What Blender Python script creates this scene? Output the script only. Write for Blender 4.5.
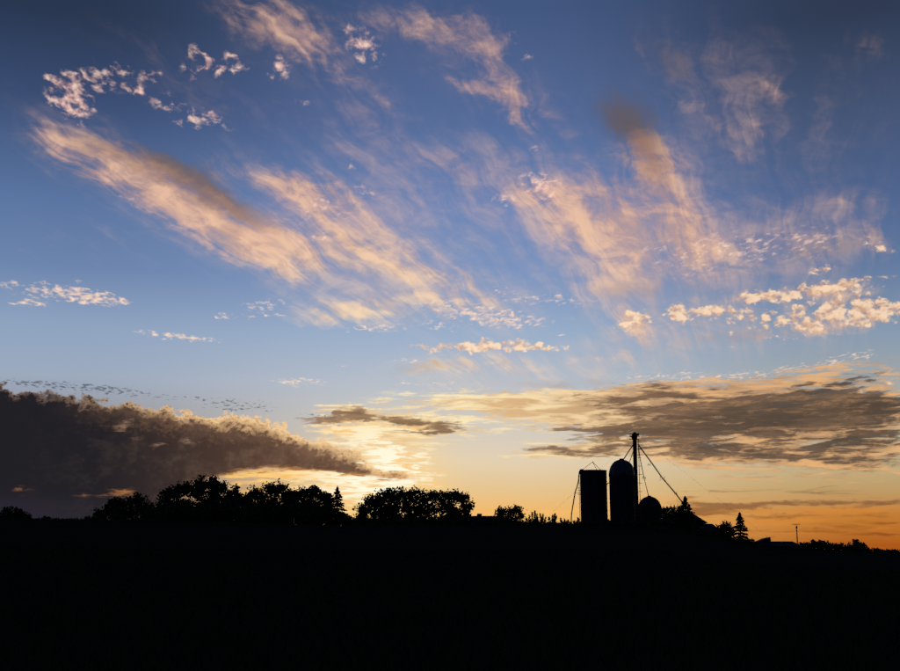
import bpy, bmesh, math, random
import numpy as np

for o in list(bpy.data.objects):
    bpy.data.objects.remove(o)
SC = bpy.context.scene
COL = SC.collection
R = math.radians

# ------------------------------------------------------------------ camera
EYE = 1.7
FPX, AX, AY, HORIZON = 1200.0, 450.0, 302.0, 552.0     # survey of the photograph: focal length, optical axis, eye level
TILT = math.atan((HORIZON - AY) / FPX)
cam_d = bpy.data.cameras.new('camera')
cam = bpy.data.objects.new('camera', cam_d)
COL.objects.link(cam)
cam.location = (0, 0, EYE)
cam.rotation_euler = (R(90) + TILT, 0, 0)
cam_d.sensor_fit = 'HORIZONTAL'
cam_d.sensor_width = 36.0
cam_d.lens = 36.0 * FPX / 900.0
cam_d.shift_y = -(335.5 - AY) / 900.0
cam_d.clip_end = 20000
SC.camera = cam

def bearing(px, py):
    """photo position -> (azimuth, elevation) in degrees; azimuth 0 = straight ahead (+Y)"""
    u, v = (px - AX) / FPX, (AY - py) / FPX
    ct, st = math.cos(TILT), math.sin(TILT)
    x, y, z = u, ct - v * st, st + v * ct
    return math.degrees(math.atan2(x, y)), math.degrees(math.atan2(z, math.hypot(x, y)))

# ------------------------------------------------------------------ view
SC.view_settings.view_transform = 'Standard'
SC.view_settings.look = 'None'
SC.view_settings.exposure = 0.0
SC.view_settings.gamma = 1.0
SC.view_settings.use_curve_mapping = False
SC.cycles.use_adaptive_sampling = True
SC.cycles.adaptive_threshold = 0.05
SC.cycles.adaptive_min_samples = 8
SC.cycles.use_denoising = False
SC.cycles.max_bounces = 5

def lin(c):
    if not isinstance(c, (tuple, list)):
        c = (c, c, c)
    f = lambda s: s / 12.92 if s <= 0.04045 else ((s + 0.055) / 1.055) ** 2.4
    return tuple(f(v / 255.0) for v in c)

# ------------------------------------------------------------------ the sun, low behind the cloud bank
SUN_AZ, SUN_EL = bearing(384, 484)
sun_d = bpy.data.lights.new('sun', 'SUN')
sun_d.energy = 0.5
sun_d.angle = R(0.6)
sun_d.color = (1.0, 0.62, 0.32)
sun = bpy.data.objects.new('sun', sun_d)
COL.objects.link(sun)
sun.rotation_euler = (R(90 - SUN_EL), 0, R(180 - SUN_AZ))

# ------------------------------------------------------------------ the sky: dusk gradient and cloud layers by direction
world = bpy.data.worlds.new('World')
SC.world = world
world.use_nodes = True
NT = world.node_tree
NT.nodes.clear()
L = NT.links.new

class S:
    """a float or vector socket that can be written as an expression"""
    def __init__(s, sock): s.k = sock
    def __add__(a, b): return m('ADD', a, b)
    __radd__ = __add__
    def __sub__(a, b): return m('SUBTRACT', a, b)
    def __rsub__(a, b): return m('SUBTRACT', b, a)
    def __mul__(a, b): return m('MULTIPLY', a, b)
    __rmul__ = __mul__
    def __truediv__(a, b): return m('DIVIDE', a, b)
    def __rtruediv__(a, b): return m('DIVIDE', b, a)
    def __neg__(a): return m('MULTIPLY', a, -1.0)

def put(sock, v):
    if isinstance(v, S): L(v.k, sock)
    else: sock.default_value = v

def m(op, *a, clamp=False):
    n = NT.nodes.new('ShaderNodeMath'); n.operation = op; n.use_clamp = clamp
    for i, v in enumerate(a): put(n.inputs[i], v)
    return S(n.outputs[0])

def sstep(x, lo, hi, a=0.0, b=1.0, kind='SMOOTHSTEP'):
    n = NT.nodes.new('ShaderNodeMapRange'); n.interpolation_type = kind; n.clamp = True
    put(n.inputs[0], x)
    for i, v in enumerate((lo, hi, a, b)): put(n.inputs[1 + i], v)
    return S(n.outputs[0])

def vec(x, y, z=0.0):
    n = NT.nodes.new('ShaderNodeCombineXYZ')
    for i, v in enumerate((x, y, z)): put(n.inputs[i], v)
    return S(n.outputs[0])

def noise(v, scale, detail=5, rough=0.55, dist=0.0, color=False, lac=2.0):
    n = NT.nodes.new('ShaderNodeTexNoise'); n.noise_dimensions = '3D'
    L(v.k, n.inputs['Vector'])
    n.inputs['Scale'].default_value = scale; n.inputs['Detail'].default_value = detail
    n.inputs['Roughness'].default_value = rough; n.inputs['Distortion'].default_value = dist
    n.inputs['Lacunarity'].default_value = lac
    return S(n.outputs['Color' if color else 'Fac'])

def vmath(op, a, b):
    n = NT.nodes.new('ShaderNodeVectorMath'); n.operation = op
    for i, v in enumerate((a, b)): put(n.inputs[i], v)
    return S(n.outputs[0])

def vscale(a, f):
    n = NT.nodes.new('ShaderNodeVectorMath'); n.operation = 'SCALE'
    put(n.inputs[0], a); put(n.inputs[3], f)
    return S(n.outputs[0])

def mix(f, a, b, mode='MIX'):
    n = NT.nodes.new('ShaderNodeMix'); n.data_type = 'RGBA'; n.blend_type = mode; n.clamp_factor = True
    put(n.inputs[0], f)
    for i, v in ((6, a), (7, b)):
        if isinstance(v, S): L(v.k, n.inputs[i])
        else: n.inputs[i].default_value = (*lin(v), 1)
    return S(n.outputs[2])

def ramp(f, stops, space='srgb'):
    """stops: (position, colour)"""
    n = NT.nodes.new('ShaderNodeValToRGB'); cr = n.color_ramp; cr.interpolation = 'LINEAR'
    put(n.inputs[0], f)
    while len(cr.elements) < len(stops): cr.elements.new(0.5)
    for e, (p, c) in zip(cr.elements, sorted(stops, key=lambda s: s[0])):
        e.position = p; e.color = (*lin(c), 1)
    return S(n.outputs[0])

def curve(f, pts, lo, hi):
    """piecewise smooth function of a 0..1 input, values between lo and hi"""
    n = NT.nodes.new('ShaderNodeFloatCurve'); c = n.mapping.curves[0]
    put(n.inputs[1], f); n.inputs[0].default_value = 1.0
    pts = sorted(pts)
    while len(c.points) < len(pts): c.points.new(0.5, 0.5)
    for p, (x, y) in zip(c.points, pts):
        p.location = (x, (y - lo) / (hi - lo)); p.handle_type = 'AUTO_CLAMPED'
    n.mapping.update()
    return S(n.outputs[0]) * (hi - lo) + lo

def patches(v, items, grow=1.6, base=0.0):
    """sum of soft elliptical patches of cover: (photo x, photo y, half width, half height, slope down to the right, amount)"""
    g = bpy.data.node_groups.new('cloud_cover', 'ShaderNodeTree')
    g.interface.new_socket('Vector', in_out='INPUT', socket_type='NodeSocketVector')
    g.interface.new_socket('Cover', in_out='OUTPUT', socket_type='NodeSocketFloat')
    gi = g.nodes.new('NodeGroupInput'); go = g.nodes.new('NodeGroupOutput')
    acc = None
    for it in items:
        px, py, rx, ry = it[:4]
        rot = it[4] if len(it) > 4 else 0
        amp = it[5] if len(it) > 5 else 1.0
        c0 = bearing(px, py); cx = bearing(px + 1, py); cy = bearing(px, py - 1)
        sr = math.sqrt((cx[0] - c0[0]) * (cy[1] - c0[1]))
        mp = g.nodes.new('ShaderNodeMapping'); mp.vector_type = 'TEXTURE'
        mp.inputs[1].default_value = (c0[0], c0[1], 0)
        mp.inputs[2].default_value = (0, 0, R(-rot))
        mp.inputs[3].default_value = (rx * sr * grow, ry * sr * grow, 1)
        gr = g.nodes.new('ShaderNodeTexGradient'); gr.gradient_type = 'SPHERICAL'
        ma = g.nodes.new('ShaderNodeMath'); ma.operation = 'MULTIPLY_ADD'
        ma.inputs[1].default_value = amp * 1.25; ma.inputs[2].default_value = base
        g.links.new(gi.outputs[0], mp.inputs[0]); g.links.new(mp.outputs[0], gr.inputs[0]); g.links.new(gr.outputs['Fac'], ma.inputs[0])
        if acc is not None: g.links.new(acc, ma.inputs[2])
        acc = ma.outputs[0]
    g.links.new(acc, go.inputs[0])
    n = NT.nodes.new('ShaderNodeGroup'); n.node_tree = g
    L(v.k, n.inputs[0])
    return S(n.outputs[0])

def cells(v, scale, detail=1.0, smooth=0.6):
    n = NT.nodes.new('ShaderNodeTexVoronoi'); n.voronoi_dimensions = '2D'; n.feature = 'F1'
    L(v.k, n.inputs['Vector'])
    n.inputs['Scale'].default_value = scale
    n.inputs['Detail'].default_value = detail; n.inputs['Roughness'].default_value = 0.5
    return S(n.outputs['Distance'])

tc = NT.nodes.new('ShaderNodeTexCoord')
sep = NT.nodes.new('ShaderNodeSeparateXYZ')
L(tc.outputs['Generated'], sep.inputs[0])
X, Y, Z = (S(sep.outputs[i]) for i in range(3))
AZ = m('ARCTAN2', X, Y) * 57.29578
EL = m('ARCSINE', m('MINIMUM', m('MAXIMUM', Z, -0.9999), 0.9999)) * 57.29578
CH = vec(AZ, EL)

# --- clear sky, three bearings
EMAX = 90.0
def sky_ramp(px, stops, zen):
    st = []
    for py, c in stops:
        e = bearing(px, py)[1]
        st.append((math.sqrt(max(e, 0) / EMAX), c))
    st.append((1.0, zen)); st.append((math.sqrt(45 / EMAX), tuple((a + b) / 2 for a, b in zip(stops[0][1], zen))))
    return ramp(m('SQRT', m('MAXIMUM', EL, 0.0) / EMAX), st)
ZEN = (26, 40, 70)
centre = sky_ramp(450, [(11, (65, 88, 132)), (63, (75, 98, 143)), (123, (81, 108, 157)), (210, (102, 134, 186)), (285, (122, 153, 197)), (335, (150, 176, 206)),
                        (385, (178, 192, 206)), (425, (204, 203, 197)), (460, (221, 208, 182)), (488, (222, 195, 148)), (510, (232, 184, 112)), (552, (225, 160, 80))], ZEN)
left = sky_ramp(60, [(11, (35, 52, 80)), (100, (54, 76, 117)), (200, (87, 118, 165)), (265, (106, 134, 177)), (325, (141, 165, 196)),
                     (375, (155, 172, 194)), (430, (136, 134, 138)), (490, (120, 92, 86)), (552, (84, 66, 72))], ZEN)
right = sky_ramp(860, [(11, (44, 57, 83)), (103, (64, 82, 116)), (190, (76, 100, 144)), (260, (94, 121, 162)), (335, (136, 157, 180)),
                       (400, (172, 174, 166)), (450, (193, 181, 148)), (482, (190, 163, 114)), (515, (194, 124, 52)), (545, (170, 86, 26))], ZEN)
east = ramp(m('SQRT', m('MAXIMUM', EL, 0.0) / EMAX), [(0, (70, 62, 84)), (0.35, (58, 62, 96)), (0.6, (40, 56, 92)), (1, ZEN)])
uL, uR = bearing(60, 300)[0], bearing(870, 300)[0]
base = mix(sstep(AZ, -1.0, uL), centre, left)
base = mix(sstep(AZ, 3.0, uR), base, right)
base = mix(sstep(m('ABSOLUTE', AZ), 28.0, 110.0), base, east)

high = ramp(m('MAXIMUM', EL, 0.0) / EMAX, [(0.25, (54, 74, 116)), (0.5, (40, 58, 96)), (1.0, ZEN)])
base = mix(sstep(EL, 25.5, 48.0), base, high)

nish = NT.nodes.new('ShaderNodeTexSky'); nish.sky_type = 'NISHITA'; nish.sun_disc = False
nish.sun_elevation = R(SUN_EL); nish.sun_rotation = R(SUN_AZ)
nish.air_density = 1.2; nish.dust_density = 1.0
base = mix(0.06, base, vscale(S(nish.outputs[0]), 0.05))

# --- coordinates of a flat cloud deck seen in perspective (streets run towards azimuth 17)
ZZ = m('MAXIMUM', Z, 0.0) + 0.06
DX, DY = X / ZZ, Y / ZZ
VA = R(17)
ALONG = DX * math.sin(VA) + DY * math.cos(VA)
ACROSS = DX * math.cos(VA) - DY * math.sin(VA)
DECK = vec(DX, DY)

# --- slow and fine wandering of all cloud outlines
w1 = vmath('SUBTRACT', noise(vec(AZ, EL * 1.4, 3.1), 0.30, 3, 0.5, color=True), (0.5, 0.5, 0.5))
w2 = vmath('SUBTRACT', noise(vec(AZ, EL * 1.6, 9.7), 1.6, 4, 0.6, color=True), (0.5, 0.5, 0.5))
flat = lambda v: vmath('MULTIPLY', v, (1, 1, 0))
CW = vmath('ADD', vmath('ADD', CH, flat(vscale(w1, 1.6))), flat(vscale(w2, 0.7)))      # wispy
CP = vmath('ADD', CH, flat(vscale(w2, 0.45)))                                            # puffs
CS = vmath('ADD', vmath('ADD', CH, vmath('MULTIPLY', w1, (2.2, 0.5, 0))), vmath('MULTIPLY', w2, (1.4, 0.35, 0)))    # strata

# distance from the sun on the sky (degrees)
SUNX = AZ - SUN_AZ
SUNY = EL - SUN_EL
SD = m('SQRT', SUNX * SUNX + SUNY * SUNY)

# the rest of the sky carries the same thin cloud
beyond = m('MAXIMUM', sstep(m('ABSOLUTE', AZ), 21.5, 27.0), sstep(EL, 26.0, 31.0))
drift = sstep(noise(vec(ALONG * 0.5, ACROSS, 21.0), 0.9, 3, 0.5), 0.42, 0.72)

# === sun glow ===
glow = mix(sstep(SD, 0.0, 4.5, 0.75, 0.0), base, (255, 214, 132))
col = glow

# === cirrus ===
sw = NT.nodes.new('ShaderNodeSeparateXYZ'); L(w1.k, sw.inputs[0])
bend = S(sw.outputs[0]); bend2 = S(sw.outputs[1])
AC = ACROSS + bend * 0.13
AL = ALONG + bend2 * 0.9
fib1 = noise(vec(AL * 0.115 + AC * 0.35, AC * 1.5, 1.3), 4.0, 6, 0.56, 0.14)
fib2 = noise(vec(AL * 0.055 + AC * 0.30, AC * 1.4, 7.3), 15.0, 5, 0.60, 0.16)
wisp = noise(vec(AZ * 0.8 + EL * 0.35, EL * 1.3, 12.3), 0.85, 6, 0.60, 0.45)
fib = (fib1 - 0.5) * 2.8 + (fib2 - 0.5) * 2.8 + (wisp - 0.5) * 2.2
CIRRUS = [(800, 291, 64, 7, -4, 1.0), (850, 298, 46, 9, -2, .8), (835, 326, 66, 8, -3, .95), (632, 332, 24, 20, 0, .5), (640, 148, 40, 16, 62, .5),
 (70, 152, 45, 18, 22, .5), (115, 172, 66, 22, 24, .85), (185, 198, 80, 28, 26, 1.0), (235, 228, 70, 24, 24, 1.0), (270, 245, 60, 26, 18, .7), (310, 255, 60, 24, 14, .6), (130, 192, 50, 8, 22, .4),
 (270, 182, 60, 14, 12, .6), (330, 195, 60, 20, 18, .75), (345, 235, 70, 26, 22, .9), (400, 265, 60, 22, 16, .8), (455, 285, 60, 14, 10, .55),
 (262, 24, 55, 16, 18, .9), (310, 42, 50, 22, 26, .9), (350, 78, 50, 14, 36, .5), (385, 105, 26, 12, 45, .3), (345, 22, 30, 12, 10, .4),
 (405, 25, 60, 16, 12, .8), (465, 30, 50, 20, 10, .85), (495, 62, 34, 22, 45, .85), (500, 95, 45, 18, 25, .75), (530, 118, 35, 16, 35, .7), (462, 82, 36, 7, 22, .45),
 (420, 158, 50, 12, 18, .38), (475, 175, 50, 20, 25, .34), (430, 200, 50, 14, 12, .25), (490, 145, 34, 12, 30, .28),
 (345, 312, 55, 12, -4, 1.05), (400, 306, 60, 11, 4, .6), (470, 302, 60, 10, 2, .55),
 (545, 190, 34, 16, 8, .75), (560, 220, 50, 24, 16, .75), (600, 200, 40, 22, 25, .6), (625, 250, 62, 30, 18, .75), (660, 205, 30, 44, 58, 1.05), (640, 165, 26, 40, 62, 1.0),
 (690, 232, 30, 20, 50, .8), (600, 285, 55, 20, 6, .55), (690, 265, 60, 26, 8, .7), (760, 242, 80, 24, 6, .38), (820, 238, 50, 16, -6, .25), (600, 150, 40, 30, 30, .3),
 (648, 52, 22, 6, 50, .35), (672, 100, 22, 6, 40, .35), (722, 128, 44, 10, 38, .5), (770, 90, 30, 14, 30, .62), (758, 130, 26, 12, 48, .5), (735, 155, 30, 6, 28, .5), (805, 38, 60, 18, 20, .25), (870, 45, 26, 16, 40, .35),
 (874, 246, 22, 18, 20, .7), (830, 165, 60, 10, -40, .22), (840, 200, 22, 7, 10, .45), (874, 200, 16, 16, 40, .45),
 (30, 256, 26, 9, 10, .35), (90, 215, 60, 16, 25, .3), (55, 130, 60, 14, 15, .2), (150, 50, 60, 14, 15, .22), (160, 92, 60, 10, 22, .3), (215, 105, 40, 8, 30, .3),
 (636, 332, 18, 26, 0, .75), (690, 330, 20, 18, 0, .55), (755, 335, 50, 12, -4, .45), (490, 366, 60, 9, -3, .85), (430, 372, 42, 7, -4, .5), (600, 358, 30, 4, 2, .7),
 (300, 381, 22, 3, 0, .7), (265, 378, 14, 3, 0, .4), (550, 375, 60, 9, 0, .35), (500, 400, 90, 14, 2, .5), (640, 392, 60, 12, 0, .4),
]
cm = patches(CW, CIRRUS) + beyond * drift * 0.7
cir = sstep(cm * 0.60 + fib * 1.0, -0.10, 1.62) * sstep(cm, 0.08, 1.15)
VEIL = [(90, 165, 70, 30, 24, .3), (190, 205, 100, 40, 25, .4), (300, 230, 110, 50, 20, .5), (400, 260, 110, 50, 16, .5), (420, 300, 120, 26, 4, .4), (300, 40, 80, 34, 28, .35), (470, 60, 80, 36, 30, .35), (370, 95, 50, 24, 40, .2),
        (450, 175, 100, 40, 20, .3), (590, 225, 100, 55, 25, .45), (660, 200, 60, 70, 50, .4), (690, 260, 120, 50, 8, .45), (800, 240, 90, 36, 0, .35), (740, 110, 80, 45, 35, .22), (640, 330, 60, 40, 0, .35), (780, 60, 120, 50, 25, .12), (830, 150, 80, 60, -30, .12), (680, 60, 70, 40, 35, .10), (560, 120, 70, 60, 35, .2), (60, 130, 70, 40, 20, .16), (350, 150, 80, 40, 20, .2), (850, 205, 60, 30, 20, .15), (100, 235, 80, 30, 20, .2), (760, 330, 110, 30, -3, .35),
        (490, 365, 110, 22, -2, .4), (190, 90, 110, 40, 22, .15), (540, 395, 140, 26, 0, .3), (60, 295, 70, 16, 4, .2)]
vm = patches(CW, VEIL)
veil = sstep(vm + (wisp - 0.5) * 1.3 + (fib1 - 0.5) * 1.2 + (fib2 - 0.5) * 1.6, -0.1, 1.3) * sstep(vm, 0.0, 0.5) * 0.55
lowness = sstep(EL, 7.0, 19.0, 1.0, 0.0)
side = sstep(AZ, 2.0, 17.0)
ccol = mix(lowness, (220, 172, 148), (252, 210, 174))
ccol = mix(side * 0.5, ccol, (212, 162, 134))
ccol = mix(sstep(SD, 6, 14, 0.6, 0), ccol, (255, 232, 186))
# a little shading of the thick parts
ccol = mix(sstep((fib1 - 0.5) * 1.5 + (wisp - 0.5) * 2.0, 0.22, -0.22, 0.0, 0.55), ccol, mix(lowness, (164, 132, 130), (216, 176, 154)))
ccol = mix(sstep(fib, -0.1, 0.8, 0.0, 0.35), ccol, (255, 218, 180))
col = mix(veil * 0.85, col, mix(0.25, ccol, (206, 176, 184)))
col = mix(cir * sstep(EL, 20.0, 24.5, 0.92, 0.66), col, ccol)

SHADE = [(165, 168, 56, 12, 22, .6), (205, 184, 56, 16, 28, .85), (240, 208, 36, 11, 30, .6), (115, 155, 50, 9, 20, .4),
         (634, 132, 44, 22, 62, .75), (620, 118, 34, 18, 40, .45), (648, 164, 34, 12, 62, .4), (612, 140, 30, 14, 60, .3), (676, 66, 40, 10, 35, .3), (600, 118, 22, 16, 60, .3), (690, 52, 60, 10, 28, .22),
         (430, 370, 40, 6, -3, .4), (740, 336, 60, 7, -3, .4), (650, 290, 50, 10, 0, .35), (820, 250, 60, 8, -4, .3), (560, 385, 60, 6, 0, .4)]
shm = patches(CW, SHADE)
sh = sstep(shm + fib * 0.5, -0.05, 1.45) * sstep(shm, 0.0, 0.3)
col = mix(sh * 0.82, col, mix(lowness, mix(sstep(cm, 0.5, 1.3), (100, 88, 88), (138, 106, 94)), (156, 146, 150)))

# === altocumulus flocks and small heaps ===
pn1 = noise(vec(DX + DY * 0.1, DY * 0.5, 4.4), 48.0, 5, 0.54, 0.3)
PW = vmath('ADD', vec(AZ, EL * 1.35), flat(vscale(w2, 0.5)))
pn2 = 1.0 - cells(PW, 1.5, 1.0)
pn2up = 1.0 - cells(vmath('ADD', PW, (0.08, 0.18, 0.0)), 1.5, 0.0)
pn3 = noise(vec(AZ, EL * 1.4, 2.2), 3.0, 5, 0.6, 0.3)
FLOCK = [(750, 245, 70, 22, 4, .34), (700, 262, 50, 22, 0, .30), (810, 240, 50, 16, -4, .34), (640, 250, 60, 30, 10, .22),(75, 95, 34, 26, 30, .25), (118, 82, 40, 14, 18, .32), (205, 66, 36, 16, 25, .25), (165, 100, 60, 10, 22, .32), (200, 118, 40, 9, 10, .36), (285, 72, 26, 16, 0, .22), (325, 220, 50, 30, 20, .28),
 (60, 84, 14, 8, 20, .8), (72, 95, 22, 14, 30, .9), (90, 82, 18, 7, 15, .9), (112, 79, 14, 5, 15, .7), (70, 110, 22, 9, 30, .85), (118, 68, 10, 5, 10, .6), (152, 75, 9, 6, 0, .9),
 (136, 92, 14, 4, 25, .85), (184, 121, 14, 5, 10, .7), (212, 113, 9, 4, 10, .8), (205, 60, 16, 9, 30, .95), (222, 68, 14, 6, 20, .8), (236, 60, 12, 6, 30, .95), (190, 72, 9, 6, 10, .7),
 (280, 66, 11, 9, -20, .95), (300, 103, 8, 4, 0, .7), (345, 30, 10, 6, 30, .6), (364, 46, 20, 12, 36, 1.4), (352, 164, 9, 4, 10, .9), (364, 190, 10, 4, 25, .9), (330, 208, 18, 5, 15, .6), (318, 238, 10, 5, 0, .6), (305, 210, 10, 5, 10, .6),
 (515, 38, 9, 7, 10, .55), (527, 56, 8, 6, 0, .5), (535, 150, 6, 5, 0, .5), (541, 186, 18, 10, 12, 1.8), (504, 200, 14, 5, 6, 1.3), (130, 200, 22, 6, 20, .4),
 (62, 293, 50, 7, 4, 1.25), (28, 303, 16, 4, 2, 1.3), (95, 298, 30, 6, 6, 1.1), (128, 303, 5, 3, 0, .8), (76, 282, 6, 2, 0, .7), (165, 335, 24, 3, 4, 1.3), (195, 338, 22, 2.5, 3, 1.3), (300, 381, 26, 2.5, 0, 1.0),
 (225, 316, 13, 3, -4, .9), (268, 305, 24, 5, -4, .85), (272, 315, 12, 2.5, 3, .9), (250, 317, 6, 2, 0, .8),
 (372, 328, 36, 4, -2, .85), (440, 326, 16, 5, 4, .9), (460, 308, 44, 8, 6, .7), (490, 318, 48, 8, 3, .85), (548, 300, 40, 6, 2, .85), (500, 290, 14, 4, 0, .8), (520, 322, 30, 5, 2, .7), (565, 334, 14, 3, 0, .6),
 (720, 378, 60, 5, -6, .6), (645, 376, 30, 4, 0, .7), (690, 375, 16, 4, 0, .7), (838, 360, 16, 5, -10, .75), (862, 355, 12, 5, 0, .8), (780, 372, 60, 5, -8, .6),
 (735, 345, 10, 2, 0, .4), (340, 366, 10, 2, 0, .6), (408, 360, 14, 3, 2, .7), (436, 384, 22, 2, 0, .8), (405, 383, 10, 2, 0, .6),
]
fm = patches(CP, FLOCK)
# gold sparks over the right hand strata
alto = sstep(fm * 0.55 + (pn1 - 0.5) * 4.6 + (wisp - 0.5) * 0.8, 0.16, 1.65) * sstep(fm, 0.10, 0.6)
HEAPS = [
 (430, 348, 22, 4, -2, 1.0), (465, 349, 30, 5, -2, 1.2), (474, 344, 12, 7, 0, 1.0), (505, 345, 26, 6, 0, 1.2), (540, 347, 34, 5, 2, 1.2), (640, 318, 12, 9, 0, .9), (632, 330, 16, 14, 0, .5), (407, 361, 10, 2.5, 0, .9),
 (625, 318, 18, 8, 0, 1.0), (675, 314, 13, 10, 30, 1.25), (694, 313, 18, 8, 0, 1.2), (712, 309, 11, 6, 0, 1.0), (727, 313, 13, 8, 0, 1.25), (744, 312, 10, 6, 0, 1.15), (741, 321, 11, 5, 0, 1.1), (746, 331, 5, 3, 0, .8), (733, 332, 4, 3, 0, .8),
 (769, 319, 16, 9, -8, 1.25), (795, 314, 13, 9, 0, 1.1), (815, 322, 20, 7, 0, .8), (835, 306, 28, 10, -4, 1.2), (862, 310, 30, 12, 0, 1.25), (884, 312, 20, 11, 0, 1.2), (815, 324, 40, 6, -4, .9),
 (824, 270, 12, 5, 0, 1.1), (813, 273, 6, 5, 0, .8), (760, 295, 30, 6, 4, .9), (755, 300, 22, 4, 0, .8), (800, 292, 44, 7, -4, 1.25), (850, 286, 46, 7, -2, 1.25),
 (874, 243, 13, 9, 20, .8), (884, 250, 10, 7, 0, .6), (873, 388, 22, 9, -20, .9), (850, 392, 16, 6, -20, .6), (855, 395, 30, 5, 0, .5),
 (352, 415, 8, 3, 0, .6), (815, 332, 60, 5, -4, .75),
]
hm = patches(CP, HEAPS)
heap = sstep(hm * 0.76 + (pn2 - 0.60) * 1.3 + (pn3 - 0.5) * 3.2, 0.20, 1.15) * sstep(hm, 0.08, 0.6)
lit = sstep((pn2 - pn2up) * 0.55 + (pn3 - 0.5) * 1.1 + hm * 0.10, -0.30, 0.30)
pcol = mix(lowness, (238, 184, 170), (255, 222, 188))
pcol = mix(side * 0.35, pcol, (226, 172, 138))
pcol = mix(sstep(pn1, 0.45, 0.70, 0, 0.75), pcol, (255, 226, 204))
col = mix(alto * 0.88, col, pcol)
hcol = mix(lit, (206, 164, 140), (255, 224, 190))
hcol = mix(side * sstep(lit, 0.1, 0.9, 0.6, 0.15), hcol, (206, 158, 124))
col = mix(heap * 0.94, col, hcol)

# === golden and dark strata ===
sn1 = noise(vec(AZ * 0.22 + EL * 0.12, EL * 1.9, 5.5), 1.5, 8, 0.62, 0.7)
sn2 = noise(vec(AZ * 0.5 + EL * 0.3, EL * 2.0 - AZ * 0.10, 8.5), 3.0, 6, 0.64, 0.5)
sn = sn1 * 0.6 + sn2 * 0.4
sn3 = noise(vec(AZ * 0.30, EL * 1.8 - AZ * 0.16, 15.5), 1.1, 7, 0.56, 0.8)
sn4 = noise(vec(AZ * 0.55, EL * 3.4, 18.5), 1.5, 6, 0.58, 0.6)
GOLD = [
 (480, 402, 80, 10, 2, .6), (540, 405, 70, 12, 2, .75), (600, 408, 80, 14, 2, 1.15), (520, 412, 60, 12, 2, .5), (660, 388, 40, 5, -3, .7), (560, 425, 90, 10, 2, .6), (640, 400, 60, 12, 0, .8), (700, 395, 80, 14, -4, .95), (790, 385, 80, 12, -8, .8), (860, 400, 50, 20, -6, .9),
 (660, 425, 70, 14, 4, 1.0), (760, 420, 100, 18, 0, 1.1), (850, 430, 70, 20, 0, 1.1), (600, 446, 60, 7, 2, .9), (560, 452, 40, 5, 2, .9), (680, 455, 80, 10, 3, 1.0), (780, 455, 90, 12, 2, 1.0), (850, 462, 60, 14, 0, .95),
 (540, 456, 30, 3, 2, .8), (780, 478, 60, 5, 2, .55), (430, 405, 40, 6, 0, .5), (420, 425, 50, 8, 4, .8), (395, 440, 45, 8, 4, .7), (470, 432, 40, 6, 0, .4),
 (345, 412, 30, 5, 4, .8), (390, 416, 50, 7, 5, .9), (385, 432, 46, 6, 4, .8), (340, 432, 24, 5, 8, .7),
]
gm = patches(CS, GOLD)
gold = sstep(gm * 0.8 + (sn - 0.5) * 6.0, 0.1, 1.05) * sstep(gm, 0.0, 0.3)
gcol = mix(sstep(SD, 4.0, 17.0), (255, 234, 184), (230, 176, 118))
gcol = mix(sstep(sn1 * 0.7 + sn3 * 0.3, 0.58, 0.42, 0.0, 0.85), gcol, mix(sstep(SD, 3, 16), (226, 178, 116), (168, 130, 96)))
col = mix(gold * 0.92, col, gcol)
DARK = [
 (800, 412, 90, 14, -2, 1.2), (865, 408, 60, 16, -2, 1.15), (620, 436, 60, 9, 3, .6), (790, 444, 80, 9, 0, .6), (660, 396, 60, 7, -3, .5), (740, 416, 60, 11, 2, .95), (690, 402, 60, 9, -2, .7), (650, 412, 50, 9, 2, .5), (640, 386, 40, 4, -2, .45),
 (650, 430, 50, 10, 4, .9), (700, 428, 60, 9, 3, .7), (750, 432, 60, 6, -1, .65), (860, 440, 46, 10, 0, .85), (820, 430, 60, 8, 0, .6), (720, 450, 55, 8, 3, .8), (690, 447, 30, 6, 0, .5), (630, 448, 40, 6, 6, .6), (780, 398, 70, 8, -8, .6), (830, 386, 50, 6, -12, .5),
 (580, 452, 44, 4, 3, .75), (560, 455, 26, 3, 4, .5), (860, 460, 40, 8, 0, .6), (800, 458, 40, 5, 2, .5), (600, 428, 50, 6, 2, .35), (600, 398, 40, 6, -2, .35),
 (358, 414, 15, 7, 5, .95), (335, 421, 24, 4, 2, .75), (405, 423, 40, 5, 3, .85), (440, 431, 16, 3.5, 0, .85), (425, 427, 26, 5, 0, .6), (380, 418, 30, 4, 4, .5),
]
dm = patches(CS, DARK)
dark = sstep(dm * 0.88 + (sn3 - 0.5) * 4.0 + (sn4 - 0.5) * 3.2 - (sn2 - 0.5) * 1.0, 0.12, 1.05) * sstep(dm, 0.0, 0.3)
dcol = mix(sstep(SD, 3.0, 20.0), (120, 92, 70), (72, 62, 55))
dcol = mix(sstep(dm * 0.35 - (sn3 - 0.5) * 2.2 - (sn1 - 0.5) * 1.6, 0.75, 0.0, 0.0, 0.45), dcol, mix(sstep(SD, 3.0, 20.0), (170, 130, 94), (122, 98, 82)))
fila = sstep(sn1 * 0.5 + sn2 * 0.5, 0.50, 0.66)
dcol = mix(fila * 0.35, dcol, mix(sstep(SD, 3.0, 18.0), (246, 196, 126), (204, 152, 104)))
col = mix(dark * 0.93, col, dcol)

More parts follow.
